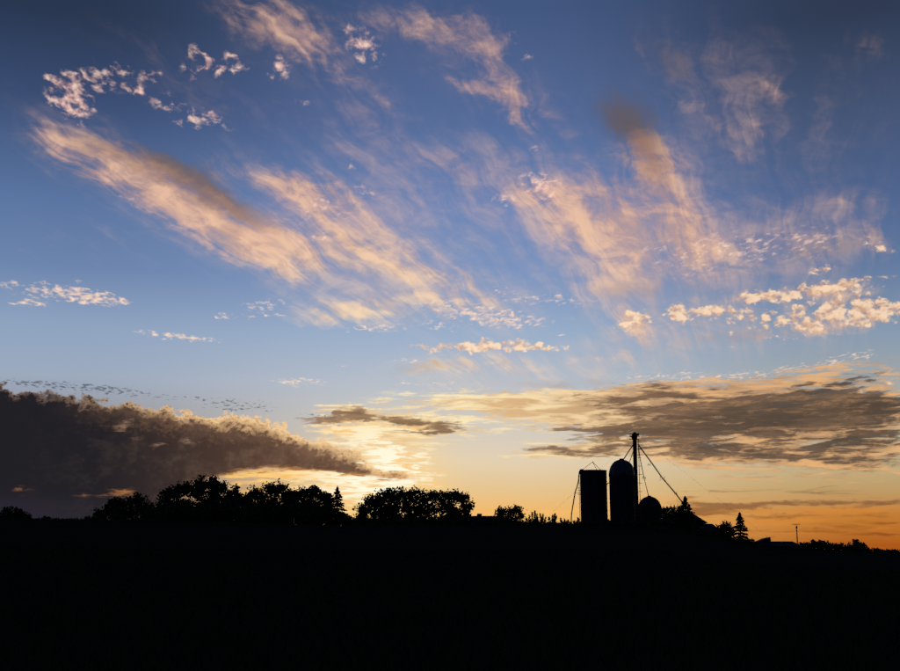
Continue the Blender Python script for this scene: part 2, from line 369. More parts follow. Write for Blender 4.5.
# === thin bars low over the horizon on the right ===
BARS = [(660, 502, 40, 2.5, 0, .5), (720, 490, 50, 2.5, 2, .35), (790, 514, 50, 2.5, -3, .6), (870, 515, 40, 3, -2, .6), (830, 522, 50, 2, 0, .5), (700, 522, 50, 2.5, 0, .5), (880, 533, 40, 2.5, 0, .6), (770, 538, 60, 2, 0, .5), (715, 508, 50, 5, -2, .9), (690, 514, 40, 4, 0, .8), (770, 504, 60, 3, -2, .7), (850, 502, 60, 4, -2, .8), (840, 494, 50, 4, 0, .5), (780, 487, 60, 5, 0, .35), (740, 497, 20, 2, 0, .6), (860, 526, 40, 4, -4, .5), (800, 530, 60, 3, -2, .5), (850, 540, 60, 2.5, 0, .5), (750, 516, 60, 2.5, 0, .5), (690, 497, 20, 2, 0, .4), (600, 520, 60, 3, 0, .3)]
bam = patches(CS, BARS)
bars = sstep(bam, 0.0, 0.3) * sstep(bam * 0.8 + (sn1 - 0.5) * 3.0, 0.22, 1.0)
col = mix(bars * 0.7, col, mix(sstep(EL, 1.0, 3.0), (130, 66, 30), (98, 74, 62)))
EMBER = [(760, 510, 50, 2.5, -2, .7), (690, 507, 30, 2, 0, .7), (850, 508, 50, 2.5, -2, .7), (800, 521, 60, 3, -1, .7), (870, 528, 40, 3, 0, .7), (780, 533, 60, 3, 0, .6), (620, 507, 50, 2.5, -2, .7), (640, 498, 40, 3, -2, .6), (700, 500, 60, 3, 0, .6), (830, 512, 70, 6, -2, .6), (740, 523, 60, 5, 0, .6), (550, 512, 60, 4, -3, .6), (500, 508, 60, 3, 0, .5), (850, 552, 80, 10, 0, .7)]
emm = patches(CS, EMBER)
emb = sstep(emm, 0.0, 0.3) * sstep(emm * 0.8 + (sn1 - 0.5) * 1.6, 0.3, 0.95)
col = mix(emb * 0.7, col, mix(sstep(AZ, 4.0, 16.0), (250, 190, 110), (212, 134, 56)))

# === bright streaks round the hidden sun ===
BRIGHT = [(372, 446, 40, 9, 6, .8), (395, 455, 30, 8, 4, .9), (395, 470, 40, 8, 3, 1.0), (375, 486, 50, 8, 0, 1.0), (350, 494, 45, 8, 0, .9), (345, 478, 60, 5, 3, 1.0), (405, 463, 26, 3, 0, .6),
          (300, 474, 60, 4, 3, .9), (250, 476, 50, 5, 2, .8), (310, 485, 60, 8, 0, .55), (260, 488, 60, 8, 0, .5), (385, 428, 40, 5, 4, .7), (350, 505, 26, 10, 0, .5),
          (115, 496, 30, 3, -6, .75), (110, 490, 30, 4, 0, .35), (20, 491, 20, 5, 0, .4), (350, 434, 26, 6, 10, .8)]
bm_ = patches(CS, BRIGHT)
bright = sstep(bm_, 0.0, 0.3) * sstep(bm_ * 0.6 + (sn - 0.5) * 5.5, 0.02, 0.80)
bcol = mix(sstep(SD, 0.8, 6.0), (255, 250, 222), (255, 206, 120))
bcol = mix(sstep(sn4, 0.54, 0.40, 0.0, 0.75), bcol, (250, 186, 92))
bcol = mix(sstep(AZ, -10.0, -15.0), bcol, (214, 140, 72))

# === the dark bank on the left ===
U0, U1 = bearing(-80, 450)[0], bearing(450, 450)[0]
un = sstep(AZ, U0, U1, kind='LINEAR')
def outline(pts):
    q = []
    for px, py in pts:
        a, e = bearing(px, py)
        q.append(((a - U0) / (U1 - U0), e))
    return curve(un, q, -2.0, 14.0)
top = outline([(-80, 372), (13, 386), (50, 392), (90, 399), (130, 403), (165, 407), (200, 412), (235, 414), (262, 417), (285, 424), (310, 436), (338, 443), (358, 450), (372, 462), (395, 469), (414, 474), (430, 482), (450, 490)])
bot = outline([(-80, 580), (13, 580), (90, 570), (130, 540), (160, 510), (190, 488), (225, 476), (260, 472), (300, 472), (350, 477), (390, 480), (420, 480), (450, 486)])
lump = noise(vec(AZ, EL * 1.25, 6.6), 1.1, 6, 0.52, 0.3)
lump2 = noise(vec(AZ, EL * 1.25, 6.6), 4.2, 5, 0.60, 0.2)
inT = (top - EL) + (lump - 0.5) * 1.25 + (lump2 - 0.5) * 0.5 + (0.42 - cells(vec(AZ, EL * 1.2), 1.9, 1.0)) * 0.22
inB = (EL - bot) + (sn - 0.5) * 1.4
depth = m('MINIMUM', inT, inB * 1.0)
westend = sstep(AZ, bearing(420, 470)[0], bearing(385, 470)[0])
back = sstep(m('ABSOLUTE', AZ), 32.0, 50.0, 1.0, 0.0)
bank = sstep(depth, -0.04, 0.14) * sstep(AZ, bearing(424, 470)[0], bearing(404, 470)[0]) * back
body = mix(sstep(AZ, -17.5, -2.0), (33, 32, 37), (106, 78, 60))
body = mix(sstep(AZ, -20.0, -9.0, 0.0, 1.0) * sstep(lump, 0.38, 0.66), body, mix(sstep(AZ, -17, -4), (50, 44, 44), (112, 85, 68)))
body = mix(sstep((lump - 0.5) * 2.0 + (lump2 - 0.5) * 2.0 + (sn - 0.5) * 1.0, -0.1, 0.5, 0.0, 0.28) * sstep(AZ, -21.0, -12.0), body, mix(sstep(AZ, -17, -4), (78, 66, 62), (136, 104, 82)))
rimw = sstep(AZ, -19.0, -10.5)
rim = sstep(inT + (lump2 - 0.5) * 1.3, 0.02, sstep(AZ, -15.0, -10.0, 0.45, 0.85), 1.0, 0.0) * sstep(lump2, 0.36, 0.54, sstep(AZ, -15.0, -10.0, 0.15, 0.45), 1.0)
rcol = mix(rimw, (128, 104, 92), (255, 212, 154))
body = mix(sstep(inT + (lump2 - 0.5) * 1.6, 0.2, 1.3, 0.6, 0.0) * rimw, body, (150, 112, 84))
body = mix(rim, body, rcol)
under = sstep(inB, 0.0, 0.32, 0.75, 0.0) * sstep(AZ, -13.0, -8.0)
body = mix(under, body, (226, 158, 88))
GAPS = [(120, 428, 16, 6, -10, .8), (158, 446, 11, 3.5, 0, 1.0), (185, 441, 11, 3, 10, .7), (215, 444, 8, 2, 0, .5), (112, 494, 32, 4, -6, .8), (20, 491, 22, 4, 0, .5), (130, 440, 30, 3, 0, .3), (100, 425, 18, 5, 0, .4)]
gpm = patches(CS, GAPS)
gaps = sstep(gpm, 0.0, 0.5) * sstep(gpm * 0.6 + (sn - 0.5) * 3.5 + (lump - 0.5) * 1.5, 0.20, 1.2)
body = mix(gaps * 0.8, body, mix(sstep(EL, 3.0, 4.2), (214, 144, 84), (190, 148, 122)))
FLECK = [(30, 384, 26, 3, 0, .8), (70, 386, 60, 3.5, 3, .9), (110, 389, 30, 3, 3, .8), (140, 396, 40, 3, 3, .45), (215, 400, 50, 3, 3, .5), (238, 407, 30, 3.5, 2, .8), (330, 415, 30, 3, 0, .4)]
flm = patches(CP, FLECK)
fleck = sstep(flm, 0.05, 0.4) * sstep(flm * 0.45 + (pn1 - 0.5) * 4.5, 0.30, 1.1)
col = mix(fleck * 0.8, col, (84, 90, 102))
col = mix(bright * 0.95, col, bcol)
col = mix(bank, col, body)
fpm = patches(CS, [(392, 452, 34, 9, 6, .8), (398, 466, 32, 5, 4, .9), (350, 431, 22, 5, 12, .7), (380, 440, 26, 6, 14, .8), (372, 486, 50, 6, 0, .5), (345, 476, 50, 2.5, 3, .8), (405, 462, 26, 4, 2, .8), (412, 469, 20, 3, 2, .7)])
front = sstep(fpm, 0.0, 0.3) * sstep(fpm * 0.8 + (sn4 - 0.5) * 4.5, 0.30, 0.9)
col = mix(front * 0.95, col, bcol)
# low murk on the far left horizon
murk = sstep(AZ, -13.5, -19.0) * sstep(EL, 1.2, 3.2, 0.85, 0.0) * back
col = mix(murk, col, (46, 42, 54))

# below the horizon: dark land beyond the built terrain
col = mix(sstep(EL, -0.4, -0.1, 1.0, 0.0), col, (16, 15, 14))
bg = NT.nodes.new('ShaderNodeBackground')
bg.inputs['Strength'].default_value = 1.0
L(col.k, bg.inputs['Color'])
out = NT.nodes.new('ShaderNodeOutputWorld')
L(bg.outputs[0], out.inputs['Surface'])
world.cycles.sampling_method = 'MANUAL'
world.cycles.sample_map_resolution = 256

# ================================================================== the place
random.seed(11)
RNG = np.random.default_rng(7)

def at(px, py, depth):
    """photo position at a known distance ahead -> point in metres"""
    u, v = (px - AX) / FPX, (AY - py) / FPX
    ct, st = math.cos(TILT), math.sin(TILT)
    x, y, z = u, ct - v * st, st + v * ct
    t = depth / y
    return (x * t, depth, EYE + z * t)

# ------------------------------------------------------------------ materials
def material(name, c1, c2, scale=3.0, rough=0.9, metal=0.0, bump=0.0, stretch=(1, 1, 1), detail=6, spec=0.25, trans=0.0):
    mt = bpy.data.materials.new(name); mt.use_nodes = True
    t = mt.node_tree; t.nodes.clear(); ln = t.links.new
    o = t.nodes.new('ShaderNodeOutputMaterial'); p = t.nodes.new('ShaderNodeBsdfPrincipled')
    c = t.nodes.new('ShaderNodeTexCoord'); mp = t.nodes.new('ShaderNodeMapping'); n = t.nodes.new('ShaderNodeTexNoise')
    mx = t.nodes.new('ShaderNodeMix'); mx.data_type = 'RGBA'
    mp.inputs['Scale'].default_value = stretch
    n.inputs['Scale'].default_value = scale; n.inputs['Detail'].default_value = detail; n.inputs['Roughness'].default_value = 0.65
    ln(c.outputs['Object'], mp.inputs[0]); ln(mp.outputs[0], n.inputs['Vector'])
    cr = t.nodes.new('ShaderNodeMapRange'); cr.inputs[1].default_value = 0.32; cr.inputs[2].default_value = 0.68
    ln(n.outputs['Fac'], cr.inputs[0]); ln(cr.outputs[0], mx.inputs[0])
    mx.inputs[6].default_value = (*c1, 1); mx.inputs[7].default_value = (*c2, 1)
    ln(mx.outputs[2], p.inputs['Base Color'])
    p.inputs['Roughness'].default_value = rough; p.inputs['Metallic'].default_value = metal
    p.inputs['Specular IOR Level'].default_value = spec
    if bump:
        b = t.nodes.new('ShaderNodeBump'); b.inputs['Strength'].default_value = bump; b.inputs['Distance'].default_value = 0.05
        ln(n.outputs['Fac'], b.inputs['Height']); ln(b.outputs[0], p.inputs['Normal'])
    ln(p.outputs[0], o.inputs[0])
    return mt

M = {
 'ground': material('field_soil_and_grass', (0.014, 0.017, 0.009), (0.026, 0.026, 0.016), 0.35, 1.0, bump=0.4, spec=0.0, detail=10),
 'grass': material('grass_blades', (0.020, 0.030, 0.012), (0.036, 0.040, 0.016), 0.8, 1.0, spec=0.0),
 'leaf_a': material('maple_leaves', (0.020, 0.032, 0.012), (0.040, 0.050, 0.020), 0.6, 0.9, spec=0.05),
 'leaf_b': material('box_elder_leaves', (0.022, 0.030, 0.014), (0.044, 0.048, 0.022), 0.7, 0.9, spec=0.05),
 'needle': material('spruce_needles', (0.014, 0.024, 0.016), (0.030, 0.040, 0.026), 0.9, 0.9, spec=0.05),
 'bark': material('tree_bark', (0.022, 0.018, 0.015), (0.048, 0.040, 0.034), 4.0, 0.95, stretch=(1, 1, 0.2), bump=0.5, spec=0.05),
 'silo': material('dark_enamelled_silo_steel', (0.014, 0.016, 0.020), (0.026, 0.028, 0.033), 0.8, 0.7, stretch=(1, 1, 0.35), spec=0.08),
 'dome': material('weathered_metal_dome', (0.032, 0.036, 0.042), (0.056, 0.06, 0.068), 1.2, 0.5, metal=1.0),
 'galv': material('weathered_galvanised_steel', (0.016, 0.016, 0.018), (0.03, 0.03, 0.032), 1.5, 0.7, metal=0.3, spec=0.1),
 'iron': material('rusty_iron', (0.030, 0.024, 0.020), (0.050, 0.038, 0.030), 3.0, 0.8, metal=0.3),
 'cable': material('steel_cable', (0.03, 0.03, 0.03), (0.05, 0.05, 0.05), 3.0, 0.6, metal=0.6),
 'board': material('weathered_barn_boards', (0.030, 0.020, 0.017), (0.050, 0.032, 0.027), 1.6, 0.95, stretch=(3, 3, 0.15), spec=0.1),
 'roof': material('dark_roof_shingles', (0.020, 0.020, 0.021), (0.038, 0.037, 0.036), 2.2, 0.95, spec=0.1),
 'glass': material('dark_window_glass', (0.010, 0.011, 0.013), (0.016, 0.017, 0.02), 1.0, 0.15, spec=0.5),
 'trim': material('grey_painted_trim', (0.05, 0.05, 0.052), (0.08, 0.08, 0.08), 3.0, 0.9),
 'block': material('dark_concrete_block', (0.04, 0.039, 0.037), (0.06, 0.058, 0.055), 2.0, 0.95, spec=0.1),
}

# ------------------------------------------------------------------ mesh helpers
class MB:
    def __init__(s): s.v = []; s.f = []
    def add(s, vs, fs):
        o = len(s.v); s.v += [tuple(p) for p in vs]; s.f += [tuple(i + o for i in f) for f in fs]
        return s
    def box(s, x0, x1, y0, y1, z0, z1):
        return s.add([(x, y, z) for z in (z0, z1) for y in (y0, y1) for x in (x0, x1)],
                     [(0, 2, 3, 1), (4, 5, 7, 6), (0, 1, 5, 4), (2, 6, 7, 3), (0, 4, 6, 2), (1, 3, 7, 5)])
    def tube(s, path, rad, n=8, cap=True):
        path = [np.array(p, float) for p in path]
        if not isinstance(rad, (list, tuple)): rad = [rad] * len(path)
        vs = []
        for i, p in enumerate(path):
            a = path[max(i - 1, 0)]; b = path[min(i + 1, len(path) - 1)]
            d = (b - a) / (np.linalg.norm(b - a) + 1e-9)
            up = np.array((0, 0, 1.0)) if abs(d[2]) < 0.9 else np.array((1.0, 0, 0))
            e1 = np.cross(d, up); e1 /= np.linalg.norm(e1); e2 = np.cross(d, e1)
            for k in range(n):
                t = 2 * math.pi * k / n
                vs.append(p + rad[i] * (math.cos(t) * e1 + math.sin(t) * e2))
        fs = []
        for i in range(len(path) - 1):
            for k in range(n):
                fs.append((i * n + k, i * n + (k + 1) % n, (i + 1) * n + (k + 1) % n, (i + 1) * n + k))
        if cap:
            fs.append(tuple(range(n))[::-1]); fs.append(tuple((len(path) - 1) * n + k for k in range(n)))
        return s.add(vs, fs)
    def lathe(s, prof, n=40, c=(0, 0)):
        vs = [(c[0] + r * math.cos(2 * math.pi * k / n), c[1] + r * math.sin(2 * math.pi * k / n), z) for r, z in prof for k in range(n)]
        fs = [(i * n + k, i * n + (k + 1) % n, (i + 1) * n + (k + 1) % n, (i + 1) * n + k) for i in range(len(prof) - 1) for k in range(n)]
        return s.add(vs, fs)
    def build(s, name, mat, parent=None, smooth=False):
        me = bpy.data.meshes.new(name)
        me.from_pydata([tuple(map(float, p)) for p in s.v], [], s.f)
        me.materials.append(M[mat]); me.update()
        if smooth:
            me.polygons.foreach_set('use_smooth', [True] * len(me.polygons))
        return link(name, me, parent)

def link(name, me, parent=None):
    o = bpy.data.objects.new(name, me); COL.objects.link(o)
    if parent: o.parent = parent
    return o

def quads(name, P, A, B, mat, parent, kind=None):
    """many diamond shaped leaves: centres P, half axes A and B"""
    n = len(P)
    V = np.empty((n, 4, 3), np.float32)
    V[:, 0] = P - A; V[:, 1] = P + B * 1.0 - A * 0.1; V[:, 2] = P + A; V[:, 3] = P - B * 1.0 - A * 0.1
    me = bpy.data.meshes.new(name)
    me.vertices.add(n * 4); me.loops.add(n * 4); me.polygons.add(n)
    me.vertices.foreach_set('co', V.ravel())
    me.loops.foreach_set('vertex_index', np.arange(n * 4, dtype=np.int32))
    me.polygons.foreach_set('loop_start', np.arange(0, n * 4, 4, dtype=np.int32))
    me.materials.append(M[mat]); me.update(); me.validate()
    o = link(name, me, parent)
    if kind: o['kind'] = kind
    return o

def tag(o, label=None, cat=None, group=None, kind=None):
    if label: o['label'] = label
    if cat: o['category'] = cat
    if group: o['group'] = group
    if kind: o['kind'] = kind
    return o

def empty(name, loc, label, cat, group=None):
    o = bpy.data.objects.new(name, None); COL.objects.link(o); o.location = loc; o.empty_display_size = 0.5
    return tag(o, label, cat, group)

# ------------------------------------------------------------------ terrain: a gentle rise whose crest is the dark skyline
CREST_Y = 170.0
crest_pts = [(-500, 517), (-120, 518), (13, 519), (95, 519.5), (160, 521), (260, 524), (345, 526), (480, 526), (565, 526), (660, 529), (700, 534), (740, 544), (800, 550), (870, 553), (960, 554), (1400, 553)]
_cs = []; _ct = []
for px, py in crest_pts:
    q = at(px, py, 1.0); _cs.append(q[0]); _ct.append(q[2] - EYE)
def ground_z(x, y):
    x = np.asarray(x, float); y = np.asarray(y, float)
    s = x / np.maximum(y, 60.0)
    zc = EYE + CREST_Y * np.interp(s, _cs, _ct)
    t = np.clip(y / CREST_Y, 0, 1)
    front = zc * (0.35 * t + 0.65 * t ** 2)
    behind = zc - 0.022 * np.clip(y - CREST_Y, 0, 260) + 0.012 * np.clip(y - 620, 0, 200) * 0
    z = np.where(y < CREST_Y, front, behind)
    z = z * np.clip((2600 - y) / 1600, 0, 1) + np.where(y > 1000, -1.0, 0) * np.clip((y - 1000) / 400, 0, 1)
    roll = 0.10 * np.sin(x * 0.11 + 1.0) * np.sin(y * 0.09) * np.clip(y / 30, 0, 1)
    return z + roll * np.clip((160 - np.abs(y - 80)) / 90, 0, 1) * np.where(y < CREST_Y, 1, 0)
def gz(x, y): return float(ground_z(x, y))

def axis(lo, hi, n, p):
    t = np.linspace(-1, 1, n); t = np.sign(t) * np.abs(t) ** p
    return np.where(t < 0, -t * lo, t * hi)
gx = axis(-6000, 6000, 161, 3.0)
gy = np.concatenate([np.linspace(-400, 0, 9)[:-1], np.linspace(0, 160, 65)[:-1], np.linspace(160, 190, 31)[:-1], np.linspace(190, 700, 60)[:-1], 700 + 11300 * np.linspace(0, 1, 28) ** 2])
GX, GY = np.meshgrid(gx, gy)
GZ = ground_z(GX, GY)
gm_ = bpy.data.meshes.new('ground')
nx, ny = len(gx), len(gy)
ii = np.arange(nx * ny).reshape(ny, nx)
gm_.from_pydata(np.stack([GX, GY, GZ], -1).reshape(-1, 3).tolist(), [], np.stack([ii[:-1, :-1], ii[:-1, 1:], ii[1:, 1:], ii[1:, :-1]], -1).reshape(-1, 4).tolist())
gm_.materials.append(M['ground'])
gm_.polygons.foreach_set('use_smooth', [True] * len(gm_.polygons)); gm_.update()
tag(link('ground', gm_), 'dark field rising gently to the farm and trees', kind='structure')

# ------------------------------------------------------------------ trees
def rand_dirs(n):
    d = RNG.normal(size=(n, 3)); return d / np.linalg.norm(d, axis=1)[:, None]

def leaf_axes(n, size, spread=0.45):
    s = size * (1 - spread + 2 * spread * RNG.random(n))[:, None]
    a = rand_dirs(n); b = np.cross(a, rand_dirs(n)); b /= np.linalg.norm(b, axis=1)[:, None] + 1e-9
    return a * s, b * s * 0.62

def broadleaf(name, label, base_px, depth, lobes, mat='leaf_a', leaf=0.24, cat='tree', group=None, dens=1.0, stems=1, airy=1.0):
    k = depth / FPX
    bx = at(base_px, 530, depth)[0]; bz = gz(bx, depth)
    root = empty(name, (bx, depth, bz - 0.05), label, cat, group)
    o0 = np.array((bx, depth, bz - 0.05))
    tr = MB(); P = []
    width = (max(l[0] + l[2] for l in lobes) - min(l[0] - l[2] for l in lobes)) * k
    tops = [at(l[0], l[1], depth)[2] for l in lobes]
    h = max(tops) - bz
    r0 = max(0.05, 0.035 * h)
    fork = np.array((0, 0, max(0.3, (min(tops) - bz) * 0.55)))
    tr.tube([(0, 0, -0.2), fork * 0.5 + np.array((0.02 * h, 0, 0)), fork], [r0 * 1.35, r0, r0 * 0.85], 9)
    for px, py, rx, ry in lobes:
        c = np.array(at(px, py, depth)) - o0
        rx_, ry_ = rx * k, ry * k
        rd = max(rx_, ry_) * 0.95
        c[1] += RNG.uniform(-0.30, 0.30) * width * 0.6
        mid = fork * 0.45 + c * 0.55 + np.array((0, 0, -0.12 * h))
        tr.tube([fork, mid, c], [r0 * 0.6, r0 * 0.4, r0 * 0.16], 6)
        ncl = max(7, int(26 * airy))
        d = rand_dirs(ncl); rr = (0.35 + 0.77 * RNG.random(ncl) ** 0.7)[:, None]
        cl = c + d * rr * np.array((rx_, rd, ry_)) * 0.88
        for q in cl[: ncl * 2 // 3]:
            m_ = c * 0.5 + q * 0.5 + RNG.normal(size=3) * 0.08 * rx_
            tr.tube([c, m_, q], [r0 * 0.14, r0 * 0.09, 0.02], 4, cap=False)
        area = math.pi * rx_ * ry_
        nl = int(area * 3.6 * dens / (leaf * leaf * 1.1))
        which = RNG.integers(0, ncl, nl)
        spread = 0.18 * math.sqrt(rx_ * ry_) + 0.10
        pts = cl[which] + RNG.normal(size=(nl, 3)) * spread * np.array((1, 1, 0.8))
        # inner fill, thinner near the rim
        nf = int(nl * 0.35)
        df = rand_dirs(nf) * (RNG.random(nf) ** 0.45)[:, None]
        fill = c + df * np.array((rx_, rd, ry_)) * 0.82
        P.append(pts); P.append(fill)
    P = np.concatenate(P)
    P = P[P[:, 2] > 0.15]
    A, B = leaf_axes(len(P), leaf)
    tr.build('trunk', 'bark', root)
    quads('crown', P, A, B, mat, root)
    return root

def spruce(name, label, px, top_py, depth, half_base_px, base_py, cat='tree', group=None, lean=0.0, wob=0.25):
    k = depth / FPX
    t = at(px, top_py, depth); bx = t[0]; bz = gz(bx, depth)
    root = empty(name, (bx, depth, bz - 0.05), label, cat, group)
    H = t[2] - bz; vis = (base_py - top_py) * k; slope = half_base_px * k / vis
    tr = MB(); tr.tube([(0, 0, -0.2), (0, 0, H * 0.5), (0, 0, H * 0.99)], [0.03 * H, 0.017 * H, 0.015], 8)
    P, A, B = [], [], []
    z = H * 0.06
    while z < H - 0.12:
        r = min((H - z) * slope, half_base_px * k * 1.15)
        nb = 9 if r > 0.8 else 6
        a0 = RNG.random() * 6.28
        for j in range(nb):
            a = a0 + 6.283 * j / nb + RNG.normal() * 0.15
            L_ = r * (1 - wob + 1.4 * wob * RNG.random())
            if RNG.random() < 0.10: L_ *= 0.45
            d = np.array((math.cos(a), math.sin(a), 0))
            drop = -0.22 * L_ + 0.10 * RNG.normal() * L_
            e = d * L_ + np.array((0, 0, z + drop))
            s0 = np.array((0, 0, z))
            tr.tube([s0, (s0 + e) / 2 + np.array((0, 0, 0.05 * L_)), e + np.array((0, 0, 0.06 * L_))], [0.03, 0.02, 0.008], 4, cap=False)
            m_ = max(7, int(L_ * 24))
            tt = RNG.random(m_) ** 0.8
            side = np.cross(d, (0, 0, 1))
            w = (1 - tt * 0.65) * 0.22 * L_
            q = s0 + (e - s0) * tt[:, None] + side * (RNG.uniform(-1, 1, m_) * w)[:, None] + np.array((0, 0, 1)) * (RNG.normal(size=m_) * 0.05 - 0.05)[:, None]
            dirs = d * 0.8 + side * RNG.uniform(-0.8, 0.8, m_)[:, None] + np.array((0, 0, 1)) * RNG.uniform(-0.55, 0.1, m_)[:, None]
            dirs /= np.linalg.norm(dirs, axis=1)[:, None]
            b = np.cross(dirs, rand_dirs(m_)); b /= np.linalg.norm(b, axis=1)[:, None]
            P.append(q); A.append(dirs * 0.22); B.append(b * 0.11)
        z += max(0.13, 0.20 * (H - z) * slope + 0.12)
    # leader
    zt = np.linspace(H - 0.7, H, 14); n = len(zt)
    q = np.stack([np.zeros(n), np.zeros(n), zt], 1); dirs = rand_dirs(n) * np.array((1, 1, 0.4)) + np.array((0, 0, 0.7))
    P.append(q); A.append(dirs * 0.13); B.append(np.cross(dirs, rand_dirs(n)) * 0.05)
    tr.build('trunk', 'bark', root)
    quads('crown', np.concatenate(P), np.concatenate(A), np.concatenate(B), 'needle', root)
    return root

def sapling(name, label, px, depth, stems, group=None):
    """upright leafy shrub: stems = (photo x, photo top y)"""
    bx = at(px, 530, depth)[0]; bz = gz(bx, depth)
    root = empty(name, (bx, depth, bz - 0.05), label, 'shrub', group)
    st = MB(); P = []; A = []; B = []
    for sx, sy in stems:
        tp = np.array(at(sx, sy, depth)) - np.array((bx, depth, bz - 0.05))
        tp[1] += RNG.uniform(-0.8, 0.8)
        b0 = np.array((tp[0] * 0.04, tp[1] * 0.04, 0)); md = (b0 + tp) / 2 + RNG.normal(size=3) * 0.12
        st.tube([b0, md, tp], [0.05, 0.03, 0.01], 5)
        n = 130
        tt = RNG.random(n) ** 0.75
        c = np.where(tt[:, None] < 0.5, b0 + (md - b0) * tt[:, None] * 2, md + (tp - md) * (tt[:, None] * 2 - 1))
        w = (1.05 - tt)[:, None]
        P.append(c + RNG.normal(size=(n, 3)) * np.array((0.42, 0.42, 0.12)) * w)
        d = rand_dirs(n) * np.array((1, 1, 0.5)) + np.array((0, 0, 0.7)); d /= np.linalg.norm(d, axis=1)[:, None]
        b = np.cross(d, rand_dirs(n)); b /= np.linalg.norm(b, axis=1)[:, None]
        A.append(d * 0.24); B.append(b * 0.09)
    st.build('stem', 'bark', root)
    quads('foliage', np.concatenate(P), np.concatenate(A), np.concatenate(B), 'leaf_b', root)
    return root

GL, GM, GR = 'broad trees on the left skyline', 'broad trees in the middle of the skyline', 'distant trees at the right end of the skyline'
broadleaf('broadleaf_tree', 'small dark tree standing alone at the far left edge', 18, 235, [(19, 513, 6, 6), (11, 514, 7, 7), (24, 517, 5, 4), (14, 520, 9, 5), (0, 517, 8, 5)], group=GL)
broadleaf('broadleaf_tree', 'low spreading tree at left end of the main tree row', 128, 225, [(110, 508, 9, 8), (121, 504, 9, 7), (136, 503, 11, 8), (148, 509, 9, 8), (102, 516, 9, 7), (125, 516, 18, 9)], 'leaf_b', group=GL)
broadleaf('broadleaf_tree', 'full round tree just left of the tallest left tree', 178, 215, [(168, 494, 8, 7), (178, 490, 9, 8), (189, 489, 8, 8), (196, 493, 7, 8), (176, 504, 16, 10), (176, 516, 16, 9)], group=GL)
broadleaf('broadleaf_tree', 'tallest broad tree of the left row under the cloud bank', 214, 222, [(202, 485, 8, 8), (213, 483, 8, 7), (221, 489, 8, 8), (232, 493, 9, 7), (238, 499, 8, 7), (244, 501, 6, 7), (210, 500, 14, 11), (226, 508, 16, 11), (212, 517, 18, 9)], 'leaf_b', group=GL)
broadleaf('broadleaf_tree', 'ragged tree in the middle of the left row, beside a small dip', 268, 218, [(258, 494, 9, 7), (271, 490, 9, 7), (280, 490, 8, 8), (286, 498, 8, 8), (264, 504, 15, 10), (270, 515, 20, 10), (247, 504, 8, 9), (250, 498, 5, 5), (291, 496, 6, 7)], group=GL)
broadleaf('broadleaf_tree', 'twin topped tree directly left of the pointed spruce', 309, 220, [(301, 495, 8, 7), (311, 493, 8, 7), (320, 495, 8, 7), (308, 506, 16, 10), (308, 517, 18, 9), (328, 504, 7, 9), (294, 497, 6, 7), (327, 498, 5, 6)], 'leaf_b', group=GL)
spruce('spruce_tree', 'ragged pointed spruce at the right end of the left tree row', 337.5, 485.5, 205, 17, 522, wob=0.45)
broadleaf('broadleaf_tree', 'left third of the wide dome of trees before the sunset glow', 382, 228, [(364, 510, 8, 6), (373, 502, 9, 7), (384, 498, 9, 7), (394, 497, 9, 8), (362, 518, 8, 6), (380, 511, 15, 9), (392, 509, 10, 9), (390, 519, 16, 8)], group=GM, dens=1.0)
broadleaf('broadleaf_tree', 'middle third of the wide dome of trees before the sunset glow', 417, 232, [(402, 496, 9, 7), (413, 494, 8, 6), (424, 498, 9, 7), (434, 496, 8, 7), (410, 507, 13, 9), (427, 510, 13, 9), (417, 519, 20, 8)], 'leaf_b', group=GM, dens=0.95)
broadleaf('broadleaf_tree', 'right third of the wide dome of trees before the sunset glow', 453, 226, [(444, 497, 8, 7), (454, 496, 8, 6), (463, 499, 8, 6), (467, 507, 6, 8), (448, 508, 12, 9), (460, 515, 11, 8), (450, 520, 16, 7)], group=GM, dens=0.95)
broadleaf('small_tree', 'small bushy tree right of the flat roof, left of the silos', 510, 215, [(500, 512, 5, 4.5), (508, 512, 6, 4.5), (517, 510, 5.5, 5), (520, 515, 4, 4), (510, 520, 12, 6)], 'leaf_b', leaf=0.2)
GS = 'upright shrubs along the crest left of the silos'
sapling('upright_shrub', 'tallest upright shrub, nearest the small bushy tree', 532, 205, [(529, 515), (532, 512), (535, 510.5), (537, 514), (526, 518)], GS)
sapling('upright_shrub', 'second upright shrub right of the small bushy tree', 542, 207, [(540, 513.5), (543, 514), (546, 516), (538, 517)], GS)
sapling('upright_shrub', 'third upright shrub right of the small bushy tree', 551, 204, [(549, 517), (553, 515), (555, 513.5), (557, 516)], GS)
sapling('upright_shrub', 'low upright shrub at the foot of the slanting filler pipe', 563, 206, [(560, 518), (564, 519), (568, 520)], GS)
sapling('upright_shrub', 'low upright shrub in front of the open topped silo', 578, 208, [(574, 521), (578, 517.5), (582, 520), (586, 521)], GS)
sapling('upright_shrub', 'low leafy shrub in front of the domed silo', 612, 210, [(598, 522), (606, 517), (609, 519), (618, 522), (626, 523)], GS)
sapling('upright_shrub', 'tiny shrub standing alone on the bare left ridge', 47, 176, [(46, 516.5), (48, 517)])
broadleaf('low_bush', 'low rounded bush where the bare left ridge meets the trees', 89, 190, [(89, 519, 4, 2.5), (96, 519, 5, 3.5)], 'leaf_b', leaf=0.16, cat='bush')
GH = 'hedge bushes under the left tree row'
